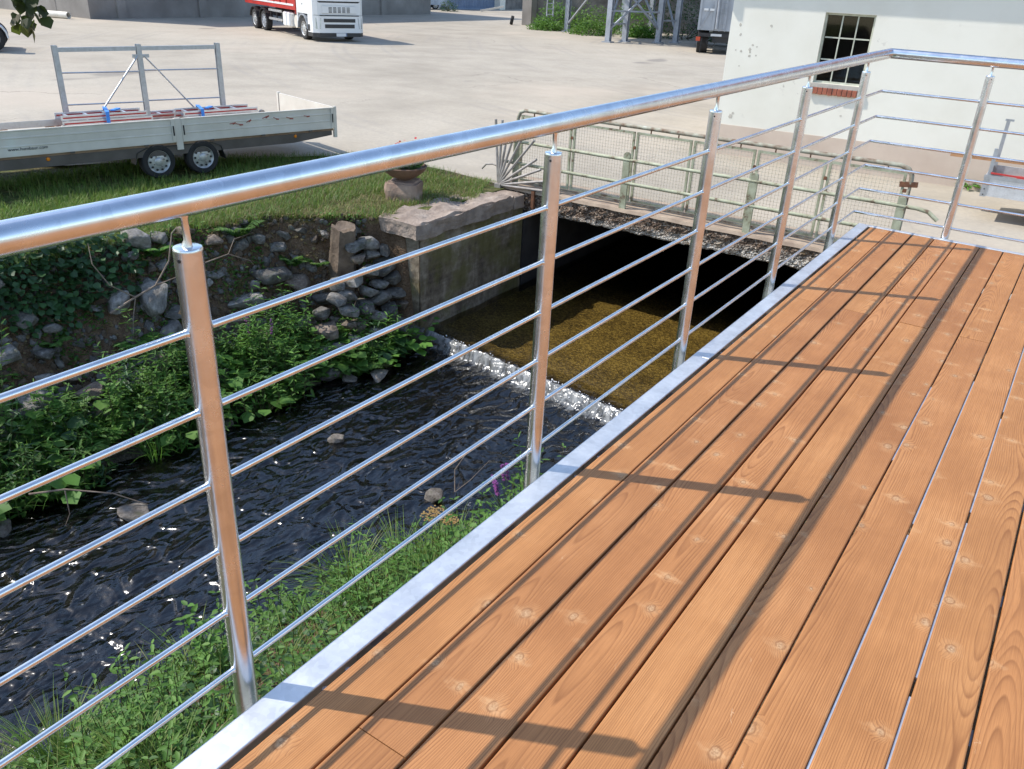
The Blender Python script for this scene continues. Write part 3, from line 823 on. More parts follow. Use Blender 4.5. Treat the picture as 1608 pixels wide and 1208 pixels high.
# edge angle: top flange plus web; a shallow butt joint halfway
for a, b in ((-4.3, 2.6), (2.604, YE)):
    mb.cbox(-0.160, -0.0815, a, b, -0.006, 0.003, 0.0018)
    mb.box(-0.1585, -0.1505, a, b, -0.22, -0.0065)
mb.build('edge_beam', 'galv_flat', deck)
mb = MB(); mb.cbox(-0.0813, XEND + 0.06, YE - 0.045, YE, -0.006, 0.0028, 0.0018); mb.box(-0.148, XEND + 0.05, YE - 0.0085, YE - 0.0015, -0.22, -0.0065)
mb.build('end_beam', 'galv_flat', deck)
for y in np.arange(-4.0, 5.7, 0.62):
    mb = MB(); mb.box(-0.149, XEND + 0.05, y - 0.03, y + 0.03, -0.16, -TH - 0.006)
    mb.build('joist', 'galv_dull', deck)
for gi, segs in ((7, [(-1.2, 0.52), (0.6, 1.72), (1.8, 3.2)]), (8, [(-0.6, 0.98), (1.06, 1.92), (2.0, 2.86), (2.94, 4.1)]), (6, [(2.2, 3.0)])):
    for a, b in segs:
        mb = MB(); mb.box(0.082 + (gi - 1) * PITCH - 0.02, 0.082 + (gi - 1) * PITCH + 0.02, a, b, -0.0235 - 0.004, -0.0225)
        # flat bar lying in the widened gap between two planks
        mb = MB(); xg = 0.082 + (gi - 1) * PITCH; mb.box(xg - 0.0027, xg + 0.0027, a, b, -0.026, -0.0075)
        mb.build('gap_strip', 'galv_flat', deck)
for y in (0.12, 0.2, 1.35, 1.52, 2.75, 2.9, 4.2):
    mb = MB(); mb.lathe([(0.0, 0.0), (0.008, 0.0), (0.008, 0.006), (0.0, 0.006)], 6, 'z', (-0.0725, y, -0.02)); mb.build('bolt_head', 'galv_dull', deck)
for sx, sy, sz in ((0.0, -1.9, -2.6), (XEND - 0.09, -1.9, -2.6), (0.0, 2.4, -2.6), (XEND - 0.09, 2.4, -2.6), (0.15, 5.5, -1.9), (XEND - 0.09, 5.5, -1.9)):
    mb = MB(); mb.box(sx, sx + 0.09, sy - 0.06, sy + 0.06, sz, -0.162); mb.build('support_post', 'galv_dull', deck)

# ================================================================== RAILING
XP, YR, HP, HZ = -0.2208, 5.773, 1.1147, 1.1984
rail = thing('guard_railing', 'shiny galvanised tube guard railing with six thin bars along the deck edge', 'railing')
rail.matrix_world = DECK_M @ Matrix.Translation((XP, 0, 0))
PR = 0.0272
def post_mesh():
    m = MB(); m.lathe([(0.0, -0.21), (PR, -0.21), (PR, -0.2), (PR, HP - 0.0075), (PR, HP - 0.004), (PR - 0.0015, HP - 0.001), (PR - 0.004, HP), (0.0, HP)], 40)
    return m.mesh('post', 'galv', True)
pm = post_mesh()
sm = MB(); sm.tube([(0, 0, HP - 0.002), (0, 0, HP + 0.004), (0.002, 0.001, HP + 0.012), (0.001, 0, HZ - 0.032), (0, 0, HZ - 0.0235), (0, 0, HZ - 0.014)], [0.0105, 0.0095, 0.0072, 0.0072, 0.0105, 0.013], 16)
stem_me = sm.mesh('stem', 'galv', True)
cm = MB(); cm.lathe([(0.0, 0.0), (0.0036, 0.0), (0.0036, 0.0014), (0.0, 0.0014)], 12, 'y'); hole_me = cm.mesh('drain_hole', 'black_hole')
D = 1.2922
wm = MB(); wm.lathe([(0.0098, 0.0), (0.0088, 0.002), (0.0069, 0.0045)], 14, 'y'); weld_me = wm.mesh('weld', 'galv', True)
posts = [(XP, i * D, 0) for i in range(-3, 5)] + [(0.4377 + k * D, YR, 1) for k in range(5)]
for px, py, ax in posts:
    o = link('post', pm, rail); o.location = (px - XP, py, 0); o.rotation_euler = (0, 0, random.uniform(0, 6))
    s = link('stem', stem_me, o); s.rotation_euler = (0, 0, -o.rotation_euler[2])
    h = link('drain_hole', hole_me, o)
    ang = R(-75) if ax == 0 else R(-60)
    ang2 = ang - o.rotation_euler[2]
    h.location = ((PR - 0.0008) * math.cos(ang2), (PR - 0.0008) * math.sin(ang2), HP - 0.022)
    h.rotation_euler = (0, 0, ang2 - R(90))
yend = -4.2
HR = 0.0236
mb = MB(); mb.tube([(0, yend, HZ), (0, YR, HZ), (XEND + 0.05 - XP, YR, HZ)], HR, 40)
mb.build('handrail', 'galv', rail, smooth=True)
for k in range(6):
    z = 0.9472 - 0.1742 * k
    mb = MB(); mb.tube([(0, yend, z), (0, YR, z), (XEND + 0.05 - XP, YR, z)], 0.0067, 14)
    b = mb.build('bar', 'galv', rail, smooth=True)
    for px, py, ax in posts:
        for s in (-1, 1):
            w = link('weld', weld_me, b)
            if ax == 0: w.location = (px - XP, py + s * (PR - 0.001), z); w.rotation_euler = (0, 0, 0 if s > 0 else math.pi)
            else: w.location = (px - XP + s * (PR - 0.001), py, z); w.rotation_euler = (0, 0, R(-90) if s > 0 else R(90))

# ================================================================== FENCES ON THE BRIDGE
fn = thing('pipe_fence', 'pale green pipe fence with round topped posts standing on the bridge edge', 'fence', (0, 10.0, -1.385))
for x in (-6.07, -4.19, -2.33, -0.51):
    mb = MB()
    arc = [(0.048 * math.cos(a), 0.75 + 0.048 * math.sin(a)) for a in np.linspace(0, math.pi, 9)]
    poly = [(0.048, -0.02)] + arc + [(-0.048, -0.02)]
    mb.prism([(x + px, pz) for px, pz in poly], -0.035, 0.0)
    mb.build('post', 'fence', fn)
for z in (0.69, 0.365):
    pts = [(-6.55, -0.018, z - 0.06), (-6.42, -0.018, z), (-0.33, -0.018, z), (-0.20, -0.018, z - 0.02), (-0.08, -0.03, z - 0.10)] if z > 0.5 else [(-6.4, -0.018, z), (-0.5, -0.018, z)]
    mb = MB(); mb.tube(pts, 0.024, 10); mb.build('rail', 'fence', fn, smooth=True)
mf = thing('mesh_barrier', 'rusty wire mesh barrier panels under a flaking top tube behind pipe fence', 'barrier', (0, 10.22, -1.40))
TOP = 1.13
arcL = [(-6.22, 0, 0.75), (-6.22, 0, TOP - 0.12), (-6.18, 0, TOP - 0.03), (-6.10, 0, TOP)]
arcR = [(-0.66, 0, TOP), (-0.56, 0, TOP - 0.03), (-0.51, 0, TOP - 0.10), (-0.50, 0, TOP - 0.2)]
mb = MB(); mb.tube(arcL + arcR, 0.028, 10); mb.build('top_tube', 'fence_top', mf, smooth=True)
for x, a in ((-0.50, 0), (-6.22, 0)):
    mb = MB(); mb.tube([(x, 0, -0.01), (x, 0, TOP - 0.14)], 0.02, 10); mb.build('end_post', 'fence_top', mf, smooth=True)
mb = MB(); mb.bar((-0.62, 0, TOP - 0.22), (-0.42, 0, TOP - 0.20), 0.05, 0.06); mb.build('clamp', 'rust', mf)
edges = [-6.17, -5.235, -4.20, -3.33, -2.43, -1.50, -0.55]
for a, b in zip(edges, edges[1:]):
    a += 0.015; b -= 0.015
    mb = MB(); z0, z1 = 0.07, TOP - 0.07; w = 0.03
    mb.box(a, a + w, -w / 2, w / 2, z0, z1); mb.box(b - w, b, -w / 2, w / 2, z0, z1)
    mb.box(a + w, b - w, -w / 2 + .001, w / 2 - .001, z0, z0 + w); mb.box(a + w, b - w, -w / 2 + .001, w / 2 - .001, z1 - w, z1)
    fr = mb.build('panel_frame', 'fence', mf)
    mb = MB()
    for x in np.arange(a + w + 0.015, b - w, 0.045): mb.bar((x, 0, z0 + w), (x, 0, z1 - w), 0.0036)
    for z in np.arange(z0 + w + 0.015, z1 - w, 0.045): mb.bar((a + w, 0.004, z), (b - w, 0.004, z), 0.0036)
    o = mb.build('wire_mesh', 'wire', fr, kind='stuff')
    mb = MB(); mb.box(b - 0.006, b + 0.036, -0.02, 0.02, 0.30, 0.34); mb.box(b - 0.006, b + 0.036, -0.02, 0.02, 0.82, 0.86); mb.build('hinge', 'rust', fr)
    for t in (0.25, 0.75):
        x = a + (b - a) * t
        mb = MB(); mb.bar((x, 0, z1), (x, 0, TOP - 0.015), 0.014); mb.build('hanger', 'rust', mf)
mb = MB(); mb.tube([(-6.2, 0, 0.045), (-0.5, 0, 0.045)], 0.016, 8); mb.build('bottom_tube', 'fence_top', mf, smooth=True)
fan = thing('fan_guard', 'fan of bare steel bars at the left end of the bridge fence', 'guard', (-6.33, 9.9, -1.40))
for i, a in enumerate((97, 89, 81, 73, 63, 50, 37, 25, 12, 3)):
    L = 1.0 if a > 45 else 0.85
    jit = random.uniform(-2, 2)
    p1 = (L * math.cos(R(a + jit)), random.uniform(-0.02, 0.02), L * math.sin(R(a + jit)) * 0.98 + 0.02)
    mb = MB(); mb.tube([(0.0, 0.0, 0.02), p1], 0.021, 8); mb.build('fan_bar', 'fan_steel', fan, smooth=True)
mb = MB(); mb.tube([(-0.32, 0.0, 0.22), (-0.24, 0, 0.30), (-0.12, 0, 0.32), (0.01, 0, 0.30)], 0.013, 8); mb.build('hook', 'oldsteel', fan, smooth=True)
mb = MB(); mb.box(-0.05, 0.06, -0.04, 0.05, -0.06, 0.035); mb.build('base_block', 'oldsteel', fan)
mb = MB(); mb.box(0.62, 0.67, -0.0, 0.05, -0.26, 0.02); mb.build('peg', 'rust', fan)

# ================================================================== WHITE BUILDING
BA = R(4.0)
bl = thing('white_building', 'white rendered building with beige plinth and barred window beyond the bridge', 'building', (-0.5, 15.6, ZG), BA)
# local: x along the front wall (s), y into the building, z up from the yard
S0, S1, DEP, HW = -4.46, 9.0, 9.0, 4.6
wx0, wx1, wz0, wz1 = -2.80, -1.955, 1.47, 2.63
mb = MB()
def wallquad(x0, x1, z0, z1): mb.box(x0, x1, 0, 0.3, z0, z1)
wallquad(S0, wx0, 0.56, HW); wallquad(wx1, S1, 0.56, HW); wallquad(wx0, wx1, 0.56, wz0); wallquad(wx0, wx1, wz1, HW)
mb.box(S0, S0 + 0.3, 0.3, DEP, 0.56, HW); mb.box(S1 - 0.3, S1, 0.3, DEP, 0.56, HW); mb.box(S0 + 0.3, S1 - 0.3, DEP - 0.3, DEP, 0.56, HW)
mb.build('wall', 'render', bl)
mb = MB(); mb.box(S0 - 0.012, S1 + 0.012, -0.012, DEP + 0.012, -0.05, 0.559); mb.build('plinth', 'plinth', bl)
mb = MB(); mb.box(S0 + 0.3, S1 - 0.3, 1.6, 1.65, 0.57, HW - 0.1); mb.build('room_wall', 'room', bl)
# roof: gable slopes with eaves overhanging the front
mb = MB()
ov = 0.465; zr = HW; RL = S0 - 1.0
for sgn in (0, 1):
    pass
mid = DEP / 2
mb.add([(RL, -ov, zr - 0.32), (S1 + .3, -ov, zr - 0.32), (S1 + .3, mid, zr + 2.6), (RL, mid, zr + 2.6), (RL, -ov, zr - 0.46), (S1 + .3, -ov, zr - 0.46), (S1 + .3, mid, zr + 2.46), (RL, mid, zr + 2.46)],
       [(0, 1, 2, 3), (7, 6, 5, 4), (0, 4, 5, 1), (1, 5, 6, 2), (2, 6, 7, 3), (3, 7, 4, 0)])
mb.add([(RL, DEP + ov, zr - 0.32), (S1 + .3, DEP + ov, zr - 0.32), (S1 + .3, mid + .001, zr + 2.6), (RL, mid + .001, zr + 2.6), (RL, DEP + ov, zr - 0.46), (S1 + .3, DEP + ov, zr - 0.46), (S1 + .3, mid + .001, zr + 2.46), (RL, mid + .001, zr + 2.46)],
       [(3, 2, 1, 0), (4, 5, 6, 7), (1, 5, 4, 0), (2, 6, 5, 1), (3, 7, 6, 2), (0, 4, 7, 3)])
mb.build('roof', 'rooftile', bl)
mb = MB(); mb.box(S0 - 0.98, S0 - 0.90, -0.44, 0.0, zr - 0.78, zr - 0.47); mb.build('rafter_end', 'eave', bl)
for sx in np.arange(S0 - 0.55, S1, 0.85):
    mb = MB(); mb.box(sx, sx + 0.09, -0.40, 0.0, zr - 0.58, zr - 0.37); mb.build('rafter_end', 'eave', bl)
# window
wn = MB(); f = 0.035
wn.box(wx0, wx0 + f, 0.06, 0.11, wz0, wz1); wn.box(wx1 - f, wx1, 0.06, 0.11, wz0, wz1)
wn.box(wx0 + f, wx1 - f, 0.061, 0.109, wz0, wz0 + f); wn.box(wx0 + f, wx1 - f, 0.061, 0.109, wz1 - f, wz1)
win = wn.build('window', 'win_paint', bl)
cols = np.linspace(wx0 + f, wx1 - f, 4); rows = np.linspace(wz0 + f, wz1 - f, 4)
for c in cols[1:-1]:
    mb = MB(); mb.box(c - 0.011, c + 0.011, 0.07, 0.10, wz0 + f, wz1 - f); mb.build('glazing_bar', 'win_paint', win)
for rr in rows[1:-1]:
    for a, b in zip(cols, cols[1:]):
        mb = MB(); mb.box(a + 0.011, b - 0.011, 0.071, 0.099, rr - 0.011, rr + 0.011); mb.build('glazing_bar', 'win_paint', win)
for a, b in zip(cols, cols[1:]):
    for c, d in zip(rows, rows[1:]):
        mb = MB(); mb.box(a + 0.008, b - 0.008, 0.083, 0.088, c + 0.008, d - 0.008); mb.build('pane', 'glass', win)
# chipped plaster spots near the corner
rc = random.Random(11)
for sx, sz, rr2 in [(-4.05 + rc.uniform(-.25, .35), 1.95 + rc.uniform(-.55, .4), rc.uniform(0.012, 0.03)) for _ in range(13)] + [(-4.2, 0.72, 0.045), (-4.16, 0.78, 0.025), (-3.3, 1.35, 0.018), (-2.2, 0.95, 0.02), (0.6, 1.9, 0.02)]:
    n = 9; mb = MB()
    ring = [(sx + rr2 * rc.uniform(.6, 1.2) * math.cos(2 * math.pi * i / n), sz + rr2 * rc.uniform(.6, 1.3) * math.sin(2 * math.pi * i / n)) for i in range(n)]
    mb.prism(ring, -0.0025, 0.004); mb.build('plaster_chip', 'chip', bl)
# brick sill: a row of bricks on edge
mb = MB(); mb.box(wx0 - 0.05, wx1 + 0.05, -0.035, 0.05, 1.30, 1.385); mb.build('sill_mortar', 'mortar', bl)
nb = 11
for i in range(nb):
    w = (wx1 - wx0 + 0.09) / nb; x = wx0 - 0.045 + i * w
    mb = MB(); mb.cbox(x + 0.005, x + w - 0.005, -0.06 + random.uniform(-0.004, 0.004), 0.052, 1.285 + random.uniform(-0.006, 0.004), 1.40, 0.006)
    mb.build('brick', 'brick', bl)
mb = MB(); mb.box(wx0 - 0.03, wx1 + 0.03, -0.045, 0.06, 1.401, 1.469); mb.build('sill_bed', 'mortar', bl)

# ================================================================== DROPSIDE TRAILER
TA = math.atan2(0.97165517, 0.2364027)
tr = thing('dropside_trailer', 'cream dropside trailer with twin wheels parked on the grass verge', 'trailer', (-10.13, 6.96, ZG), TA)
def wheel_parts(parent, name, x, y, zc, r, w, side, rimmat='rim', holes=10):
    # side: -1 outer face toward -y
    o = link(name, None, parent); o.location = (x, y, zc); o.empty_display_size = 0.1
    m = MB()
    ro, ri = r, r * 0.66
    prof = [(ri, 0.0), (ri + 0.02 * r / 0.25, -0.006), (ro * 0.93, -0.004), (ro * 0.985, 0.012), (ro, 0.03 * w / 0.17), (ro, w - 0.03 * w / 0.17), (ro * 0.985, w - 0.012), (ro * 0.93, w), (ri, w)]
    m.lathe([(a, b * (1 if side < 0 else -1)) for a, b in prof], 36, 'y'); t = m.build('tyre', 'tyre', o, smooth=True)
    m = MB(); s = 1 if side < 0 else -1
    dish = [(ri, 0.0), (ri * 0.97, 0.004), (ri * 0.93, 0.02), (ri * 0.86, 0.028), (ri * 0.62, 0.010), (ri * 0.40, 0.008), (ri * 0.36, -0.004), (ri * 0.26, -0.012), (0.0, -0.014)]
    m.lathe([(a, b * s) for a, b in dish], 36, 'y'); rm = m.build('rim', rimmat, o, smooth=True)
    m = MB()
    for k in range(holes):
        a = 2 * math.pi * k / holes
        cx, cz = ri * 0.745 * math.cos(a), ri * 0.745 * math.sin(a)
        hr = ri * 0.125
        pts = [(cx + hr * math.cos(t), 0.0125 * s, cz + hr * 0.8 * math.sin(t)) for t in np.linspace(0, 2 * math.pi, 9)[:-1]]
        m.add(pts, [tuple(range(8))])
    m.build('vent_holes', 'plastic', rm, kind='stuff')
    m = MB()
    for k in range(4):
        a = 2 * math.pi * k / 4 + 0.4
        m.lathe([(0.0, -0.012 * s), (ri * 0.06, -0.012 * s), (ri * 0.06, 0.008 * s)], 6, 'y', (ri * 0.5 * math.cos(a), 0, ri * 0.5 * math.sin(a)))
    m.build('wheel_bolts', 'oldsteel', rm, kind='stuff')
    return o
def side_board(x0, x1, name):
    m = MB()
    prof = [(0.0, 0.51), (0.0, 0.85), (0.026, 0.85), (0.026, 0.51)]
    zs = [0.51, 0.53, 0.535, 0.625, 0.63, 0.645, 0.65, 0.735, 0.74, 0.755, 0.76, 0.83, 0.835, 0.85]
    of = [0.0, 0.0, -0.0, 0.005, 0.0, 0.0, 0.005, 0.005, 0.0, 0.0, 0.005, 0.005, -0.004, -0.004]
    poly = [(o, z) for o, z in zip(of, zs)] + [(0.03, 0.85), (0.03, 0.51)]
    n = len(poly)
    vs = [(x0, y, z) for y, z in poly] + [(x1, y, z) for y, z in poly]
    fs = [tuple(range(n)), tuple(range(2 * n - 1, n - 1, -1))] + [(i, (i + 1) % n, n + (i + 1) % n, n + i) for i in range(n)]
    m.add(vs, fs)
    o = m.build(name, 'cream', tr)
    for xe, sg in ((x0, 1), (x1, -1)):
        mm = MB(); a, b = sorted((xe + sg * 0.001, xe + sg * 0.055)); mm.box(a, b, -0.010, -0.0045, 0.52, 0.845); mm.build('end_cap', 'cream', o)
        mm = MB(); a, b = sorted((xe + sg * 0.018, xe + sg * 0.036)); mm.box(a, b, -0.018, -0.0102, 0.61, 0.75); mm.build('latch', 'plastic', o)
    for xm in np.linspace(x0 + 0.45, x1 - 0.45, 3):
        mm = MB(); mm.box(xm - 0.03, xm + 0.03, -0.012, 0.0, 0.488, 0.512); mm.build('hinge', 'chassis', o)
    return o
left_board = side_board(-2.98, -0.045, 'side_board')
right_board = side_board(0.055, 2.655, 'side_board')
mb = MB(); mb.box(-0.042, 0.052, -0.004, 0.045, 0.40, 0.855); mb.build('middle_post', 'cream', tr)
mb = MB(); mb.box(2.658, 2.71, -0.006, 0.045, 0.36, 0.865); mb.build('corner_post', 'cream', tr)
mb = MB(); mb.box(2.658, 2.71, 1.92, 1.97, 0.36, 0.865); mb.build('corner_post', 'cream', tr)
mb = MB(); mb.box(-2.98, 2.65, 0.032, 1.97, 0.470, 0.505); mb.build('floor', 'ply', tr)
mb = MB(); mb.box(2.672, 2.698, 0.046, 1.918, 0.51, 0.85)
mb.build('tailgate', 'cream', tr)
mb = MB(); mb.box(-3.02, -2.985, 0.0, 1.97, 0.50, 0.85); mb.build('front_board', 'cream', tr)
mb = MB()
mb.add([(-2.9, 0.02, 0.469), (2.62, 0.02, 0.469), (2.62, 0.02, 0.40), (1.9, 0.02, 0.33), (-2.3, 0.02, 0.335), (-2.9, 0.02, 0.345), (-2.9, 0.09, 0.469), (2.62, 0.09, 0.469), (2.62, 0.09, 0.40), (1.9, 0.09, 0.33), (-2.3, 0.09, 0.335), (-2.9, 0.09, 0.345)],
       [(0, 1, 2, 3, 4, 5), (11, 10, 9, 8, 7, 6)] + [(i, 6 + i, 6 + (i + 1) % 6, (i + 1) % 6) for i in range(6)])
mb.build('chassis_rail', 'chassis', tr)
mb = MB(); mb.box(-2.9, 2.6, 1.85, 1.92, 0.34, 0.468); mb.build('chassis_rail', 'chassis', tr)
for x in (-0.34, 0.34):
    wheel_parts(tr, 'wheel', x, 0.012, 0.25, 0.25, 0.17, -1)
    wheel_parts(tr, 'wheel', x, 1.95, 0.25, 0.25, 0.17, 1)
    mb = MB(); mb.bar((x, 0.1, 0.25), (x, 1.87, 0.25), 0.06); mb.build('axle', 'chassis', tr)
mb = MB()
arc = [(-0.66, 0.24), (-0.62, 0.40), (-0.5, 0.50), (-0.34, 0.53)]
for a, b in zip([(-0.68, 0.24), (-0.64, 0.40), (-0.5, 0.462), (0.5, 0.462), (0.64, 0.40)], [(-0.64, 0.40), (-0.5, 0.462), (0.5, 0.462), (0.64, 0.40), (0.70, 0.20)]):
    mb.bar((a[0], 0.105, a[1]), (b[0], 0.105, b[1]), 0.2, 0.008)
mb.build('mudguard', 'plastic', tr)
for x in (-1.83, 0.02, 1.93):
    mb = MB(); mb.lathe([(0.0, -0.014), (0.022, -0.011), (0.028, 0.0), (0.028, 0.01)], 12, 'y', (x, 0.018, 0.435 if x else 0.46)); mb.build('marker_lamp', 'amber', tr, smooth=True)
mb = MB(); mb.bar((-2.9, 0.5, 0.4), (-4.6, 0.98, 0.42), 0.08, 0.1); mb.bar((-2.9, 1.47, 0.4), (-4.6, 1.0, 0.425), 0.08, 0.1); mb.bar((-4.55, 0.99, 0.43), (-5.1, 0.99, 0.43), 0.09)
mb.build('drawbar', 'chassis', tr)
mb = MB(); mb.tube([(-4.5, 1.12, 0.12), (-4.5, 1.12, 0.75)], 0.03, 10); mb.lathe([(0.0, -0.04), (0.1, -0.04), (0.1, 0.04), (0.0, 0.04)], 16, 'y', (-4.5, 1.12, 0.1)); mb.build('jockey_wheel', 'galv_dull', tr)
for i, (x, z, L, a) in enumerate(((0.86, 0.72, .10, 8), (0.97, 0.70, .12, -12), (1.13, 0.735, .09, 25), (1.42, 0.775, .12, 18), (1.60, 0.745, .10, -20), (1.84, 0.735, .13, -14), (2.15, 0.745, .11, -8))):
    mb = MB(); dx, dz = math.cos(R(a)) * L / 2, math.sin(R(a)) * L / 2
    mb.bar((x - dx, -0.0005, z - dz), (x + dx * 0.3, -0.0015, z + dz * 0.6), 0.004, 0.010); mb.bar((x, -0.0005, z - 0.012), (x + dx, -0.0005, z + dz), 0.004, 0.020); mb.build('paint_mark', 'redpaint', right_board)
def text_mesh(body, size, mat, ext=0.0008):
    cu = bpy.data.curves.new('print', 'FONT'); cu.body = body; cu.size = size; cu.extrude = ext
    o = bpy.data.objects.new('print', cu); COL.objects.link(o)
    bpy.context.view_layer.update()
    me = bpy.data.meshes.new_from_object(o.evaluated_get(bpy.context.evaluated_depsgraph_get()))
    bpy.data.objects.remove(o); me.materials.clear(); me.materials.append(M[mat]); return me
tx = link('web_address', text_mesh('www.humbaur.com', 0.062, 'ink'), left_board); tx.location = (-2.30, -0.003, 0.585); tx.rotation_euler = (R(90), 0, 0)

# load on the trailer
def tp(s, o, z):   # trailer-local to world
    c, sn = math.cos(TA), math.sin(TA)
    return (-10.13 + s * c - o * sn, 6.96 + s * sn + o * c, ZG + z)
fr = thing('steel_frame', 'galvanised upright frame with diagonal braces standing on the trailer bed', 'frame', tp(0, 1.1, 0.506), TA)
for x in (-1.2, -0.02, 1.23):
    mb = MB()
    mb.box(x - 0.035, x + 0.035, -0.035, -0.028, 0.0, 1.28); mb.box(x - 0.035, x + 0.035, 0.028, 0.035, 0.0, 1.28); mb.box(x - 0.006, x + 0.006, -0.028, 0.028, 0.0, 1.28)
    mb.build('upright', 'galv_dull', fr)
for a, b in ((-1.165, -0.055), (0.015, 1.195)):
    mb = MB(); mb.box(a, b, -0.02, 0.02, 1.19, 1.25); mb.build('top_rail', 'galv_dull', fr)
    for z in (0.905, 0.46):
        mb = MB(); mb.tube([(a, 0, z), (b, 0, z - 0.015)], 0.011, 8); mb.build('tie_bar', 'galv_dull', fr)
mb = MB(); mb.tube([(-0.06, -0.045, 1.12), (-1.0, -0.06, 0.01)], 0.014, 8); mb.build('brace', 'galv_dull', fr)
mb = MB(); mb.tube([(0.03, -0.045, 1.12), (0.98, -0.06, 0.01)], 0.012, 8); mb.build('brace', 'galv_dull', fr)
mb = MB(); mb.box(-0.14, 0.11, -0.05, -0.036, 1.09, 1.14); mb.build('brace_plate', 'galv_dull', fr)
def ladder(name, label, s, o, z, L, n, rz=0):
    t = thing(name, label, 'ladder', tp(s, o, z), TA + rz)
    for lv in range(n):
        zz = lv * 0.075; w = 0.40 - lv * 0.05
        for sd in (-1, 1):
            mb = MB(); mb.box(0, L - lv * .06, sd * w / 2 - 0.012, sd * w / 2 + 0.012, zz, zz + 0.068); st = mb.build('stile', 'alu', t)
            mb = MB(); mb.box(0.02, L - lv * .06 - 0.02, sd * w / 2 - (0.0135), sd * w / 2 + (0.0135), zz + 0.024, zz + 0.044); mb.build('red_stripe', 'ladder_red', st)
        for k in range(int(L / 0.27)):
            x = 0.1 + k * 0.27
            mb = MB(); mb.box(x, x + 0.03, -w / 2 + 0.013, w / 2 - 0.013, zz + 0.02, zz + 0.05); mb.build('rung', 'alu', t)
    mb = MB(); mb.lathe([(0.0, -0.02), (0.05, -0.02), (0.05, 0.02), (0.0, 0.02)], 12, 'y', (0.0 if s < 0 else L, -0.2, 0.05)); mb.build('roller', 'oldsteel', t)
    return t
ladder('folded_ladder', 'folded aluminium ladder with red stripes at the front of trailer bed', -1.45, 0.62, 0.70, 1.32, 3)
ladder('folded_ladder', 'folded aluminium ladder with red stripes nearer the trailer tailgate', 0.35, 0.78, 0.70, 1.3, 2)
ladder('long_ladder', 'pale aluminium ladder lying along the middle of the trailer bed', -0.35, 1.45, 0.51, 1.9, 3)
for s, o, lab in ((-0.86, 0.62, 'blue lashing strap over the front ladder on the trailer'), (0.62, 0.78, 'blue lashing strap over the ladder nearer the tailgate')):
    mb = MB(); h = 0.245 if s < 0 else 0.165
    mb.bar((0.0, -0.28, 0.0), (0.02, -0.22, h), 0.006, 0.05, 0, (1, 0, 0)); mb.bar((0.02, -0.225, h), (0.12, 0.2, h + 0.01), 0.055, 0.006); mb.bar((0.12, 0.2, h), (0.16, 0.30, 0.0), 0.006, 0.05, 0, (1, 0, 0))
    mb.bar((0.10, -0.19, h + 0.012), (0.24, -0.05, h + 0.012), 0.06, 0.02)
    mb.build('lashing_strap', 'blue', None, label=lab, cat='strap', loc=tp(s, o, 0.70), rot=(0, 0, TA))
for s_, lab in ((-1.35, 'timber bearer under the front end of the front ladder'), (-0.45, 'timber bearer under the rear end of the front ladder'), (0.45, 'timber bearer under the front end of the rear ladder'), (1.4, 'timber bearer under the tailgate end of the rear ladder')):
    mb = MB(); mb.cbox(-0.05, 0.05, -0.3, 0.45, 0, 0.19, 0.006); mb.build('timber_bearer', 'timber', None, label=lab, cat='timber', loc=tp(s_, 0.65, 0.506), rot=(0, 0, TA))
sb = thing('steel_beam', 'grey steel channel beam sticking up at the front of trailer bed', 'beam', tp(-2.30, 0.75, 0.51), TA)
mb = MB(); mb.box(0, 0.95, -0.05, -0.042, 0.24, 0.33); mb.box(0, 0.95, -0.042, 0.05, 0.24, 0.248); mb.build('web', 'galv_dull', sb)
mb = MB(); mb.box(0.1, 0.2, -0.05, 0.05, 0.0, 0.239); mb.box(0.7, 0.8, -0.05, 0.05, 0.0, 0.239); mb.build('packing_block', 'timber', sb, kind='stuff')

# ================================================================== PLANTER, STUMP
pd = rough_block(-0.24, 0.24, -0.2, 0.2, -0.06, 0.26, 8, 8, 6, 0.05, 3.3, 2.5).build('stone_pedestal', 'pedestal', None, smooth=True, label='weathered reddish stone block carrying the flower bowl on the verge', cat='pedestal', loc=(-6.92, 8.35, -1.41), rot=(0, 0, R(20)))
bw = thing('flower_bowl', 'wide clay flower bowl on stone pedestal, mostly behind the handrail', 'planter', (-6.95, 8.38, -1.165))
mb = MB(); mb.lathe([(0.0, 0.0), (0.10, 0.0), (0.12, 0.03), (0.20, 0.06), (0.30, 0.14), (0.34, 0.20), (0.33, 0.21), (0.30, 0.17), (0.0, 0.16)], 28); mb.build('bowl', 'bowl', bw, smooth=True)

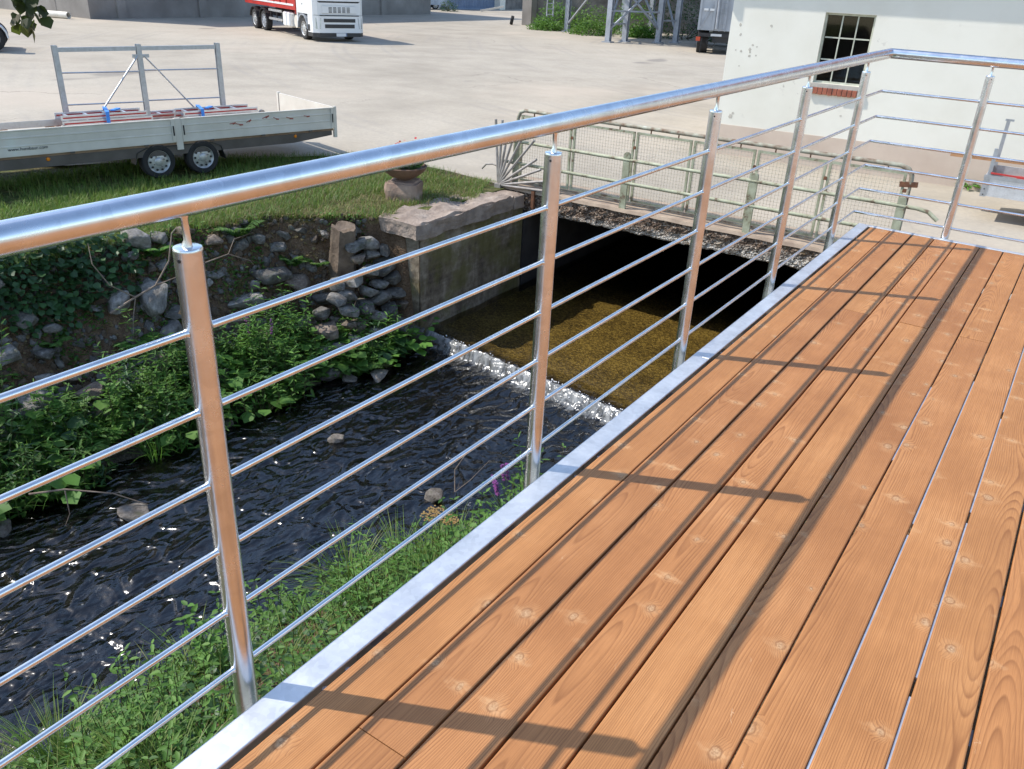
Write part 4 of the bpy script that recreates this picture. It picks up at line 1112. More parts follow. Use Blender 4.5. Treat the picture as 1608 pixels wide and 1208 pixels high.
# ================================================================== VEGETATION HELPERS
LEAF_V = np.array([(0, 0, 0), (.21, .28, .05), (.17, .66, .03), (0, 1, -.10), (-.17, .66, .03), (-.21, .28, .05)], float)
LEAF_F = [(0, 1, 2, 3), (0, 3, 4, 5)]
BROAD_V = np.array([(0, 0, 0), (.40, .18, .06), (.46, .60, .04), (0, 1, -.10), (-.46, .60, .04), (-.40, .18, .06)], float)
NARROW_V = np.array([(0, 0, 0), (.09, .28, .03), (.08, .66, .02), (0, 1, -.12), (-.08, .66, .02), (-.09, .28, .03)], float)
class Plants:
    """collects leaves, blades and stems as arrays; one mesh, several materials"""
    def __init__(self): self.V = []; self.F = []; self.MI = []; self.n = 0
    def raw(self, v, f, mi):
        v = np.asarray(v, float).reshape(-1, 3)
        self.V.append(v); f = np.asarray(f) + self.n
        self.F.append(f); self.MI.append(np.full(len(f), mi)); self.n += len(v)
    def leaves(self, pos, yaw, pitch, roll, size, mi=0, tmpl=LEAF_V):
        pos = np.asarray(pos, float).reshape(-1, 3); n = len(pos)
        if n == 0: return
        cy, sy = np.cos(yaw), np.sin(yaw); cp, sp = np.cos(pitch), np.sin(pitch); cr, sr = np.cos(roll), np.sin(roll)
        T = tmpl[None] * np.asarray(size, float).reshape(-1, 1, 1) * np.ones((n, 1, 1))
        x, y, z = T[..., 0], T[..., 1], T[..., 2]
        cr, sr, cp, sp, cy, sy = [np.broadcast_to(np.asarray(a, float), (n,))[:, None] for a in (cr, sr, cp, sp, cy, sy)]
        x, z = x * cr + z * sr, -x * sr + z * cr
        y, z = y * cp - z * sp, y * sp + z * cp
        x, y = x * cy - y * sy, x * sy + y * cy
        v = np.stack([x, y, z], -1) + pos[:, None, :]
        k = tmpl.shape[0]
        f = np.concatenate([np.arange(n)[:, None] * k + np.array([q])for q in LEAF_F], 0)
        self.raw(v, f, mi)
    def blades(self, pos, yaw, length, width, lean, mi=0):
        pos = np.asarray(pos, float).reshape(-1, 3); n = len(pos)
        if n == 0: return
        yaw = np.broadcast_to(yaw, (n,)); length = np.broadcast_to(length, (n,)); width = np.broadcast_to(width, (n,)); lean = np.broadcast_to(lean, (n,))
        dx, dy = np.cos(yaw), np.sin(yaw)
        sx, sy = -dy * width / 2, dx * width / 2
        pts = []
        for t, w in ((0, 1.0), (0.45, 0.85), (0.8, 0.5), (1.0, 0.08)):
            h = length * (t - 0.45 * lean * t * t); o = length * lean * t * t * 0.9
            c = pos + np.stack([dx * o, dy * o, h], -1)
            s = np.stack([sx * w, sy * w, np.zeros(n)], -1)
            pts += [c - s, c + s]
        v = np.stack(pts, 1)
        f = np.concatenate([np.arange(n)[:, None] * 8 + np.array([q]) for q in ((0, 1, 3, 2), (2, 3, 5, 4), (4, 5, 7, 6))], 0)
        self.raw(v, f, mi)
    def stem(self, p, q, r, mi):
        p = np.asarray(p, float); q = np.asarray(q, float); d = q - p; L = np.linalg.norm(d) + 1e-9; d /= L
        u = np.cross(d, (0.3, 0.9, 0.2)); u /= np.linalg.norm(u) + 1e-9; w = np.cross(d, u)
        a = [u, -0.5 * u + 0.87 * w, -0.5 * u - 0.87 * w]
        v = [p + r * k for k in a] + [q + r * 0.6 * k for k in a]
        self.raw(v, [(0, 1, 4, 3), (1, 2, 5, 4), (2, 0, 3, 5)], mi)
    def mesh(self, name, mats):
        V = np.concatenate(self.V).astype(np.float32); F = np.concatenate(self.F); MI = np.concatenate(self.MI)
        me = bpy.data.meshes.new(name)
        me.vertices.add(len(V)); me.vertices.foreach_set('co', V.ravel())
        me.loops.add(F.size); me.loops.foreach_set('vertex_index', F.ravel().astype(np.int32))
        me.polygons.add(len(F)); me.polygons.foreach_set('loop_start', np.arange(0, F.size, 4, dtype=np.int32))
        me.polygons.foreach_set('loop_total', np.full(len(F), 4, dtype=np.int32))
        for m in mats: me.materials.append(M[m])
        me.polygons.foreach_set('material_index', MI.astype(np.int32))
        me.update(calc_edges=True); me.validate()
        return me
    def build(self, name, mats, parent=None, **tags): return link(name, self.mesh(name, mats), parent, **tags)
U = rng.uniform

def nettle(P, base, h, nst, spread, lsz, mi=0, smi=1, tmpl=LEAF_V, droop=-0.25):
    """a clump of upright stems with crossed pairs of leaves"""
    for _ in range(nst):
        a = U(0, 6.28); r = spread * math.sqrt(U(0, 1))
        b = np.array(base) + (r * math.cos(a), r * math.sin(a), 0)
        hh = h * U(0.6, 1.1); ln = U(0.05, 0.35)
        top = b + (ln * hh * math.cos(a), ln * hh * math.sin(a), hh)
        P.stem(b, top, 0.0035, smi)
        k = max(4, int(hh / (0.05 if lsz < 0.07 else 0.075)))
        t = np.repeat(np.linspace(0.15, 1.0, k), 2)
        n = len(t)
        pos = b + (top - b) * t[:, None]
        yaw = np.arange(n) * math.pi + np.repeat(np.arange(k), 2) * 1.45 + U(-.3, .3, n) + a
        P.leaves(pos, yaw, droop + U(-.35, .35, n) + t * 0.45, U(-.4, .4, n), lsz * (1.15 - 0.55 * t) * U(0.8, 1.25, n), mi, tmpl)
def rosette(P, base, n, lsz, hgt, mi=0, smi=1, tmpl=BROAD_V):
    for i in range(n):
        a = i * 2.4 + U(-.3, .3); ln = U(0.3, 1.0)
        top = np.array(base) + (ln * hgt * 0.8 * math.cos(a), ln * hgt * 0.8 * math.sin(a), hgt * U(0.5, 1.0) * (1.2 - 0.5 * ln))
        P.stem(base, top, 0.004, smi)
        P.leaves([top], a - math.pi / 2, U(-.35, .25), U(-.3, .3), lsz * U(0.7, 1.15), mi, tmpl)
def fern(P, base, nfr, L, mi=0, smi=1):
    for i in range(nfr):
        a = i * 2 * math.pi / nfr + U(-.3, .3); Lf = L * U(0.75, 1.1); e0 = U(0.9, 1.25)
        p = np.array(base, float); pts = [p]
        for s in range(12):
            e = e0 - 1.3 * (s / 11) ** 1.3
            p = p + Lf / 12 * np.array((math.cos(a) * math.cos(e), math.sin(a) * math.cos(e), math.sin(e))); pts.append(p)
        for s in range(12): P.stem(pts[s], pts[s + 1], 0.0025, smi)
        pts = np.array(pts)
        t = np.repeat(np.linspace(0.12, 1, 22), 2); n = len(t)
        q = np.stack([np.interp(t * 12, np.arange(13), pts[:, c]) for c in range(3)], -1)
        side = np.tile([1, -1], n // 2)
        P.leaves(q, a - math.pi / 2 + side * 1.15, U(-.25, .05, n), 0.0, Lf * 0.26 * np.sin(np.pi * (0.12 + 0.86 * t)) + 0.01, mi, NARROW_V * np.array((1.5, 1, 1)))
def tz(x, y): return terrain(x, y)

# ---- rocks
def rock_mesh(seed, name='stone', mat='stone'):
    rd = random.Random(seed)
    bm = bmesh.new()
    for _ in range(17):
        v = Vector((rd.gauss(0, 1), rd.gauss(0, 1), rd.gauss(0, 1))).normalized()
        v = Vector((max(-.8, min(.8, v.x * 1.15)), max(-.72, min(.72, v.y)), max(-.62, min(.62, v.z))))
        bm.verts.new(v * rd.uniform(0.85, 1.0))
    r = bmesh.ops.convex_hull(bm, input=bm.verts)
    bad = {g for g in r['geom_interior'] + r['geom_unused'] if isinstance(g, bmesh.types.BMVert)}
    bmesh.ops.delete(bm, geom=list(bad), context='VERTS')
    bmesh.ops.dissolve_limit(bm, angle_limit=R(14), verts=bm.verts, edges=bm.edges)
    bmesh.ops.bevel(bm, geom=list(bm.edges), offset=0.075, segments=1, profile=0.6, affect='EDGES', clamp_overlap=True)
    bmesh.ops.triangulate(bm, faces=[f for f in bm.faces if len(f.verts) > 4])
    me = bpy.data.meshes.new(name); bm.to_mesh(me); bm.free()
    me.materials.append(M[mat])
    me.polygons.foreach_set('use_smooth', [True] * len(me.polygons)); me.set_sharp_from_angle(angle=R(32))
    return me
ROCKS = [rock_mesh(100 + i) for i in range(10)]
ROCKS_B = [rock_mesh(200 + i, 'stone', 'stone_brown') for i in range(5)]
ROCKS_W = [rock_mesh(300 + i, 'stone', 'stone_wet') for i in range(5)]
def stone(x, y, r, lift=0.25, flat=0.75, pool=ROCKS, parent=bank, z=None):
    o = link('stone', random.choice(pool), parent)
    zz = tz(x, y) if z is None else z
    o.location = (x, y, zz + r * lift)
    o.scale = (r * random.uniform(.9, 1.35), r * random.uniform(.8, 1.15), r * random.uniform(.75, 1.1) * flat)
    o.rotation_euler = (random.uniform(-.5, .5), random.uniform(-.5, .5), random.uniform(0, 6.28))
    return o
placed = []
def try_stone(x, y, r, gap=0.78, **kw):
    for (a, b, c) in placed:
        if (a - x) ** 2 + (b - y) ** 2 < ((r + c) * gap) ** 2: return
    placed.append((x, y, r)); stone(x, y, r, **kw)
# dry stone wall by the abutment: stacked courses against the slope
for row in range(8):
    z = -3.0 + row * 0.185
    y = 5.8 + row * 0.12
    while y < 7.38:
        if row > 5 and y < 6.85: y = 6.85
        r = random.uniform(0.11, 0.19)
        o = link('stone', random.choice(ROCKS + ROCKS_B[:2]), bank)
        x = lerp_table(XL, y) - 0.04 - row * (0.075 if y > 6.2 else 0.15) + random.uniform(-.03, .03)
        o.location = (x, y, z + random.uniform(-.04, .04)); o.scale = (r * 1.2, r * random.uniform(1.05, 1.4), r * random.uniform(.75, .95))
        o.rotation_euler = (random.uniform(-.25, .25), random.uniform(-.25, .25), random.uniform(0, 6.28))
        placed.append((x, y, r * .8)); y += r * random.uniform(1.55, 1.9)
for _ in range(2600):
    y = random.uniform(1.8, 6.9); s = random.uniform(0.36, 0.96)
    if _ < 900: y = random.uniform(2.7, 4.9); s = random.uniform(0.42, 0.80)
    elif _ < 1600: y = random.uniform(5.2, 6.9); s = random.uniform(0.45, 0.9)
    elif 3.0 < y < 4.2 and s > 0.8: continue
    x = lerp_table(XL, y) + (lerp_table(XT, y) - lerp_table(XL, y)) * s
    r = random.choice([0.10, 0.13, 0.16, 0.18, 0.22, 0.26])
    if fbm(x * 1.3, y * 1.3, 4.0, 2) < -0.35: continue
    try_stone(x, y, r, gap=0.6, lift=0.42, pool=ROCKS if random.random() < .8 else ROCKS_B)
    if len(placed) > 300: break
stone(-7.40, 4.42, 0.27, 0.5, 1.2); stone(-6.75, 3.2, 0.20, 0.3); stone(-7.05, 2.75, 0.22, 0.3); stone(-7.15, 5.55, 0.26, .3, .6); stone(-6.55, 4.55, 0.22, .3)
for x, y, r, lab in ((-5.27, 2.58, 0.17, 'flat pale brown rock jutting from the water by the left bank'),
                     (-5.55, 6.22, 0.155, 'angular tan rock in the water below the leafy clump'),
                     (-5.78, 5.92, 0.12, 'low grey rock beside the tan rock at the water edge'),
                     (-3.27, 4.50, 0.125, 'squarish brown rock in the stream near the deck edge'),
                     (-4.80, 4.72, 0.10, 'small dark rock breaking the middle of the stream'),
                     (-5.98, 1.72, 0.13, 'grey rock at the left edge of the stream'),
                     (-5.82, 6.55, 0.17, 'grey boulder against the bank above the tan rock')):
    o = link('rock', random.choice(ROCKS_W), None, lab, 'rock', 'rocks in the stream')
    o.location = (x, y, -3.12 + r * 0.12); o.scale = (r * 1.25, r, r * (.55 if 'flat' in lab or 'low' in lab else .85)); o.rotation_euler = (random.uniform(-.3, .3), random.uniform(-.3, .3), random.uniform(0, 6))
# small rubble and clods between the stones
mb = MB(); rr_ = random.Random(5)
for _ in range(2600):
    y = rr_.uniform(1.6, 7.3); sf = rr_.uniform(0.12, 1.0) ** 0.8
    x = lerp_table(XL, y) + (lerp_table(XT, y) - lerp_table(XL, y)) * sf
    r = rr_.choice([0.015, 0.02, 0.03, 0.04, 0.055]) * rr_.uniform(.8, 1.3)
    c = Vector((x, y, tz(x, y) + r * 0.25)); q_ = Euler((rr_.uniform(0, 6), rr_.uniform(0, 6), rr_.uniform(0, 6))).to_matrix(); sc = Vector((rr_.uniform(.8, 1.4), rr_.uniform(.6, 1.0), rr_.uniform(.5, .9)))
    mb.add([c + q_ @ Vector((p.x * sc.x, p.y * sc.y, p.z * sc.z)) * r * rr_.uniform(.8, 1.2) for p in iv], ifc, 0 if rr_.random() < .5 else 1)
o = mb.build('rubble', ['stone', 'soil_clod'], bank, kind='stuff')
# bed stones under the water
for _ in range(80):
    y = random.uniform(0, 7.0); a, b = lerp_table(XL, y), lerp_table(XR, y); x = random.uniform(a, b)
    stone(x, y, random.uniform(0.06, 0.15), 0.1, 0.6, ROCKS_W)

# ---- stump by the dry wall
mb = MB(); pts = []
n = 22
for k, (h, rr) in enumerate(((-0.35, 0.19), (0.0, 0.165), (0.18, 0.145), (0.36, 0.14), (0.46, 0.138))):
    for i in range(n):
        a = 2 * math.pi * i / n; r2 = rr * (1 + 0.12 * math.sin(5 * a + 1) + 0.10 * fbm(math.cos(a) * 2, math.sin(a) * 2, h * 2))
        pts.append((r2 * math.cos(a), r2 * math.sin(a), h + (0.05 * fbm(a * 1.3, 1.0, 0.0) if k == 4 else 0)))
fs = [(k * n + i, k * n + (i + 1) % n, (k + 1) * n + (i + 1) % n, (k + 1) * n + i) for k in range(4) for i in range(n)]
fs.append(tuple(range(4 * n, 5 * n)))
mb.add(pts, fs)
mb.build('tree_stump', 'stump', None, smooth=True, label='weathered grey wooden stump set in the stony bank', cat='stump', loc=(-6.72, 6.85, -1.98), rot=(R(4), R(10), 0))
bpy.data.objects['tree_stump'].scale = (1.1, 1.1, 1.1)

# ---- undergrowth on the left bank (a green mass nobody could count)
P = Plants()
cnt = 0
while cnt < 520:
    y = U(1.4, 7.0); xl = lerp_table(XL, y); x = xl + U(-0.75, 0.16)
    if y > 5.8: x = xl + U(-0.35, 0.15)
    if fbm(x * 1.1, y * 1.1, 11.0, 2) < -0.30: continue
    b = (x, y, max(tz(x, y), -3.12) - 0.02); big = 0.65 + 0.9 * max(0, fbm(x * 0.9, y * 0.9, 17.0, 2) + 0.3)
    h = U(0.25, 0.64) * big * (0.7 if y > 5.8 else 1.0)
    mi = int(rng.choice([0, 0, 0, 1, 3, 3]))
    k = rng.integers(0, 9)
    if k <= 2: nettle(P, b, h * 1.25, 4, 0.14, U(0.10, 0.16), mi, 2, NARROW_V * np.array((1.3, 1, 1)))
    elif k <= 4: nettle(P, b, h, 4, 0.15, U(0.07, 0.11), mi, 2)
    elif k == 5: nettle(P, b, h * 1.7, 2, 0.06, U(0.10, 0.14), mi, 2, NARROW_V * np.array((1.2, 1, 1)), -0.05)
    elif k == 6: rosette(P, b, 10, U(0.12, 0.2), 0.34, mi, 2)
    elif k == 7:
        n = 40; a = U(0, 6.28, n); r = 0.1 * np.sqrt(U(0, 1, n))
        P.blades(np.stack([b[0] + r * np.cos(a), b[1] + r * np.sin(a), np.full(n, b[2])], -1), a, U(0.25, 0.55, n), 0.007, U(0.3, 1.2, n), 3)
    else: fern(P, b, 6, U(0.25, 0.4), mi, 2)
    cnt += 1
P.build('bank_undergrowth', ['leaf', 'leaf_dark', 'stem', 'leaf_bright'], None, kind='stuff', label='dense green undergrowth along the far bank of the stream', cat='undergrowth')
# low dark weeds and mosses between the stones
P = Plants()
n = 22000
y = U(-1.5, 7.2, n); xl = np.array([lerp_table(XL, a) for a in y]); xt = np.array([lerp_table(XT, a) for a in y])
s = U(0.05, 1.0, n); x = xl + (xt - xl) * s
m = np.array([fbm(a * 1.6, b * 1.6, 21.0, 2) for a, b in zip(x, y)]) > -0.08
x, y = x[m], y[m]; z = np.array([tz(a, b) for a, b in zip(x, y)]); n = len(x)
P.leaves(np.stack([x, y, z + U(0.0, 0.10, n)], -1), U(0, 6.28, n), U(-.3, .7, n), U(-.5, .5, n), U(0.03, 0.085, n), rng.integers(0, 2) * 0)
n = 2600
y = U(-1.5, 7.2, n); x = np.array([lerp_table(XT, a) for a in y]) + U(-0.1, 0.9, n) * 0.7
z = np.array([tz(a, b) for a, b in zip(x, y)])
P.blades(np.stack([x, y, z], -1), U(-1.2, 1.2, n), U(0.08, 0.24, n), 0.005, U(0.5, 1.3, n), 1)
n = 7000
y = U(-1.0, 7.2, n); sfr = U(0.3, 1.05, n)
x = np.array([lerp_table(XL, a) + (lerp_table(XT, a) - lerp_table(XL, a)) * b for a, b in zip(y, sfr)])
z = np.array([tz(a, b) for a, b in zip(x, y)])
P.leaves(np.stack([x, y, z + U(0.0, 0.02, n)], -1), U(0, 6.28, n), U(-.7, .4, n), U(-.6, .6, n), U(0.025, 0.06, n), 1, BROAD_V)
P.build('stone_weeds', ['leaf', 'grass_dry'], None, kind='stuff', label='low weeds and dry grass growing between the bank stones', cat='weeds')
# ivy patch upper left
P = Plants()
n = 1900
y = U(2.6, 4.6, n); s = U(0.68, 1.08, n)
x = np.array([lerp_table(XL, a) for a in y]) + (np.array([lerp_table(XT, a) for a in y]) - np.array([lerp_table(XL, a) for a in y])) * s
keepm = ((y - 3.5) / 0.95) ** 2 + ((s - 0.88) / 0.16) ** 2 < 1 + 0.5 * U(-1, 1, n)
x, y = x[keepm], y[keepm]; z = np.array([tz(a, b) for a, b in zip(x, y)]); n = len(x)
P.leaves(np.stack([x, y, z + U(0.05, 0.28, n)], -1), -math.pi / 2 + U(-1.0, 1.0, n), U(-.9, .3, n), U(-.6, .6, n), U(0.05, 0.10, n), 0, BROAD_V)
P.build('ivy_patch', ['leaf_dark'], None, label='dark glossy ivy spilling down the upper left bank', cat='ivy')
# ferns
for x, y, L, lab in ((-7.55, 5.85, 0.40, 'upright fern below the grassy edge under the handrail'), (-7.15, 6.35, 0.30, 'small fern among stones left of the stump'), (-7.2, 4.0, 0.36, 'bright fern beside the tall leaning stone'),
                     (-7.45, 3.2, 0.30, 'fern under the ivy patch'), (-7.0, 2.85, 0.3, 'fern low among stones at the far left'), (-7.75, 4.75, 0.32, 'yellowish fern near the dry branch'), (-6.95, 6.6, 0.24, 'tiny fern just left of the stump')):
    P = Plants(); fern(P, (0, 0, 0), 8, L)
    P.build('fern', ['leaf_bright' if 'bright' in lab or 'yellow' in lab else 'leaf', 'stem'], None, label=lab, cat='fern', group='ferns on the bank', loc=(x, y, tz(x, y)))
for x, y, n, sz, h, lab in ((-5.72, 6.98, 26, 0.17, 0.34, 'bright broad leaved clump at the water edge beside the weir'), (-5.62, 6.45, 14, 0.11, 0.22, 'small bright leafy plant by the tan rock'), (-5.85, 7.32, 18, 0.09, 0.42, 'bushy bright green sprig at the foot of the abutment')):
    P = Plants(); rosette(P, (0, 0, 0), n, sz, h)
    P.build('leafy_plant', ['leaf_bright', 'stem'], None, label=lab, cat='plant', loc=(x, y, max(tz(x, y), -3.1)))
def loosestrife(x, y, h, lab, spikes=5):
    P = Plants(); nettle(P, (0, 0, 0), h * 0.8, 5, 0.1, 0.07, 0, 1, NARROW_V)
    for _ in range(spikes):
        a = U(0, 6.28); b = np.array((0.1 * math.cos(a), 0.1 * math.sin(a), 0.0)); t = b + (0.12 * math.cos(a), 0.12 * math.sin(a), h)
        P.stem(b, t, 0.003, 1); k = 46; tt = U(0.72, 1.0, k)
        P.leaves(b + (t - b) * tt[:, None], U(0, 6.28, k), U(-.2, .6, k), 0.0, 0.022, 2, BROAD_V)
    P.build('purple_loosestrife', ['leaf', 'stem', 'purple'], None, label=lab, cat='flower', loc=(x, y, max(tz(x, y), -3.1)))
loosestrife(-6.45, 5.2, 0.75, 'purple flower spikes rising from the far bank greenery', 3)
loosestrife(-2.15, 4.3, 0.55, 'purple flower spikes near the deck edge by the stream', 6)
def umbel(x, y, h, lab, mat='umbel'):
    P = Plants()
    for _ in range(3):
        a = U(0, 6.28); t = np.array((0.12 * math.cos(a), 0.12 * math.sin(a), h * U(.85, 1.1))); P.stem((0, 0, 0), t, 0.004, 1)
        k = 60; r = 0.07 * np.sqrt(U(0, 1, k)); b = U(0, 6.28, k)
        P.leaves(t + np.stack([r * np.cos(b), r * np.sin(b), U(0, .02, k)], -1), U(0, 6.28, k), 0.1, 0.0, 0.018, 0, BROAD_V)
    P.build('umbel_flower', [mat, 'stem'], None, label=lab, cat='flower', loc=(x, y, max(tz(x, y), -3.1)))
umbel(-6.95, 4.45, 0.6, 'brownish umbel flower head beside the nearest post on far bank')
umbel(-2.2, 3.35, 0.45, 'small yellow umbel flower at the near bank edge')

# ---- near bank below the deck
P = Plants()
cnt = 0
while cnt < 420:
    y = U(-2.0, 5.2); xr = lerp_table(XR, y); x = xr + U(-0.12, 2.9)
    if x > 0.3: continue
    b = (x, y, tz(x, y) - 0.02); h = U(0.22, 0.62) * min(1.0, 0.55 + 0.5 * (x - xr))
    k = rng.integers(0, 6)
    if k <= 1: nettle(P, b, h * 1.15, 7, 0.18, 0.075, 0, 2)
    elif k == 2: nettle(P, b, h * 0.8, 7, 0.18, 0.08, 3, 2, NARROW_V)
    elif k == 3: rosette(P, b, 16, 0.07, 0.24, 0, 2, LEAF_V * np.array((1.6, 1, 1)))
    else:
        n = 60; a = U(0, 6.28, n); r = 0.14 * np.sqrt(U(0, 1, n))
        P.blades(np.stack([b[0] + r * np.cos(a), b[1] + r * np.sin(a), np.full(n, b[2])], -1), a + U(-.6, .6, n), U(0.18, 0.42, n), 0.006, U(0.3, 1.2, n), 1)
    cnt += 1
n = 9000
y = U(-2.0, 5.0, n); x = np.array([lerp_table(XR, a) for a in y]) + U(0.0, 2.8, n)
mk = x < 0.2; x, y = x[mk], y[mk]; n = len(x); z = np.array([tz(a, b) for a, b in zip(x, y)])
P.leaves(np.stack([x, y, z + U(0, .12, n)], -1), U(0, 6.28, n), U(-.4, .5, n), U(-.5, .5, n), U(0.025, 0.06, n), 4, BROAD_V)
P.build('near_undergrowth', ['leaf', 'grass', 'stem', 'leaf_bright', 'leaf_dark'], None, kind='stuff', label='mixed grasses, nettles and creepers on the near bank below the deck', cat='undergrowth')
def tuft(x, y, n, L, lab, mat='grass', w=0.007):
    P = Plants(); a = U(0, 6.28, n); r = 0.1 * np.sqrt(U(0, 1, n))
    P.blades(np.stack([r * np.cos(a), r * np.sin(a), np.zeros(n)], -1), a + U(-.5, .5, n), L * U(.6, 1.1, n), w, U(.35, 1.25, n), 0)
    P.build('grass_tuft', [mat], None, label=lab, cat='grass tuft', group='grass tufts on the near bank', loc=(x, y, tz(x, y) - 0.02))
tuft(-2.72, 2.8, 150, 0.62, 'big arching grass tuft beside the water, right of the nearest post')
tuft(-2.45, 3.1, 110, 0.55, 'arching grass tuft just behind the biggest one')
tuft(-2.75, 0.5, 240, 0.55, 'bright green grass tuft in the lower left corner')
tuft(-2.1, 0.62, 130, 0.4, 'wide grass tuft near the lower left deck edge')
tuft(-2.85, 1.45, 70, 0.5, 'thin grass tuft at the water edge left of the nearest post')
P = Plants(); nettle(P, (0, 0, 0), 0.75, 5, 0.07, 0.11, 0, 1, NARROW_V, -0.1)
P.build('willowherb', ['leaf', 'stem'], None, label='tall narrow leaved plant standing beside the second railing post', cat='plant', loc=(-1.9, 4.15, tz(-1.9, 4.15)))
P = Plants(); nettle(P, (0, 0, 0), 0.7, 3, 0.06, 0.12, 0, 1, LEAF_V)
P.build('tall_weed', ['leaf_bright', 'stem'], None, label='tall bright weed leaning over dark water left of the nearest post', cat='plant', loc=(-2.75, 1.62, tz(-2.75, 1.62)))
# dry branches on the far bank
def branch(name, lab, pts, r, loc, twigs=()):
    mb = MB(); mb.tube(pts, [r * (1 - 0.6 * i / (len(pts) - 1)) for i in range(len(pts))], 7)
    for tpts in twigs: mb.tube(tpts, [r * .6 * (1 - 0.6 * i / (len(tpts) - 1)) for i in range(len(tpts))], 6)
    mb.build(name, 'twig', None, smooth=True, label=lab, cat='branch', loc=loc)
branch('dry_branch', 'forked dry branch lying on the upper far bank', [(0, 0, 0), (0.05, .3, .12), (0.08, .55, .2), (.1, .75, .45), (.08, .85, .75), (.05, .95, .8)], 0.014, (-7.35, 3.85, -2.0), [[(0.08, .55, .2), (.05, .9, .22), (.02, 1.3, .18)], [(0.05, .3, .12), (.0, .05, .32), (.0, -.1, .6), (-.1, -.05, .8)], [(0.05, .3, .12), (.1, .2, -.1), (.14, .15, -.25)]])
branch('dry_branch', 'thin dry branch arching over stones right of the nearest post', [(0, 0, 0), (.05, .35, .05), (.08, .65, -.1), (.1, .8, -.35)], 0.009, (-7.4, 5.15, -1.75), [[(.05, .35, .05), (.0, .5, .2), (0, .8, .22)]])
branch('drift_twig', 'bare drift twig hanging over the water at left', [(0, 0, 0), (.25, .2, .05), (.5, .5, -.05), (.7, .7, -.2)], 0.010, (-5.95, 2.0, -2.85), [[(.25, .2, .05), (.35, .15, -.15), (.3, .1, -.3)]])
branch('drift_twig', 'curved drift twigs caught on the brown stream rock', [(0, 0, 0), (-.08, .1, .18), (-.02, .2, .34)], 0.006, (-3.1, 4.65, -3.05), [[(0, 0, 0), (.1, .12, .12), (.2, .3, .3)], [(.02, .02, .05), (.1, -.05, .2)]])

# ---- verge grass
P = Plants()
def verge_pts(n, y0, y1, xa=None):
    y = U(y0, y1, n); out = []
    for a in y:
        lo = lerp_table(VERGE, a) - 0.1; hi = lerp_table(XT, a) + 0.15 if a < 7.4 else -6.3 + 0.2 * math.sin(a * 3)
        out.append((U(lo if xa is None else max(lo, xa), hi), a, 0))
    p = np.array(out); return p
p = verge_pts(52000, 3.0, 10.1, -11.6)
g = np.array([fbm(a * 0.9, b * 0.9, 30.0, 3) for a, b, _ in p])
ok = (g + U(-.35, .35, len(p)) > -0.25) & ~((p[:, 0] > -6.6) & (p[:, 1] < 9.2) & (p[:, 1] > 7.2) & (U(0, 1, len(p)) < .35))
p = p[ok]; p[:, 2] = -1.425; n = len(p)
hgt = np.where(p[:, 0] > -7.4, 0.09, 0.13)
P.blades(p, U(0, 6.28, n), hgt * U(.5, 1.4, n), 0.007, U(.2, 1.1, n), np.where(False, 1, 0).item())
q = verge_pts(9000, 5.5, 10.1, -9.5); q[:, 2] = -1.425; n = len(q)
P.blades(q, U(0, 6.28, n), U(0.05, 0.16, n), 0.006, U(.3, 1.3, n), 1)
q = verge_pts(9000, -2.0, 3.2, -12); q[:, 2] = -1.425; n = len(q)
P.blades(q, U(0, 6.28, n), U(0.08, 0.2, n), 0.012, U(.3, 1.1, n), 0)
P.build('verge_grass', ['grass', 'grass_dry'], None, kind='stuff', label='short patchy grass on the verge between trailer and stream', cat='grass')
# flowers in the bowl
P = Plants()
n = 320; a = U(0, 6.28, n); r = 0.28 * np.sqrt(U(0, 1, n))
P.leaves(np.stack([r * np.cos(a), r * np.sin(a), 0.2 + U(-.02, .24, n)], -1), U(0, 6.28, n), U(-.2, .6, n), 0.0, 0.08, 0, BROAD_V)
for _ in range(16):
    a = U(0, 6.28); r = 0.24 * math.sqrt(U(0, 1)); c = np.array((r * math.cos(a), r * math.sin(a), 0.47 + U(-.08, .05)))
    P.stem((c[0] * .6, c[1] * .6, 0.2), c, 0.004, 0); k = 26; d = rng.normal(size=(k, 3)) * 0.028
    P.leaves(c + d, U(0, 6.28, k), U(-.5, .9, k), 0.0, 0.04, 1, BROAD_V)
P.build('geraniums', ['leaf', 'red_flower'], bw)
# weed at the foot of the white building
P = Plants(); rosette(P, (0, 0, 0), 26, 0.13, 0.13, 0, 1, NARROW_V * np.array((2, 1, 1)))
P.build('wall_weed', ['leaf_bright', 'stem'], None, label='lone green weed growing at the foot of the white building', cat='weed', loc=(-0.36, 15.52, ZG))

# ================================================================== TRUCK ACROSS THE YARD
tk = thing('tipper_truck', 'white cab truck with red tipper body parked across the yard', 'truck', (-28.54, 26.70, ZG), R(-22))
W = 2.28
# local: x forward from the front axle, y to the truck's left (right side at y = 0), z up
def chamfer_slab(m, x0, x1, y0, y1, z0, z1, cx=0.18):
    poly = [(x0, y0), (x1 - cx, y0), (x1, y0 + cx), (x1, y1 - cx), (x1 - cx, y1), (x0, y1)]
    n = len(poly)
    vs = [(x, y, z0) for x, y in poly] + [(x, y, z1) for x, y in poly]
    m.add(vs, [tuple(range(n - 1, -1, -1)), tuple(range(n, 2 * n))] + [(i, (i + 1) % n, n + (i + 1) % n, n + i) for i in range(n)])
mb = MB()
chamfer_slab(mb, -0.66, 1.32, 0.0, W, 1.06, 1.72, 0.16); mb.box(0.55, 1.16, 0.02, W - 0.02, 0.45, 1.06)
mb.box(-0.66, -0.56, 0.0, W, 0.62, 1.06)
chamfer_slab(mb, -0.66, 1.22, 0.02, W - 0.02, 2.42, 2.95, 0.2)
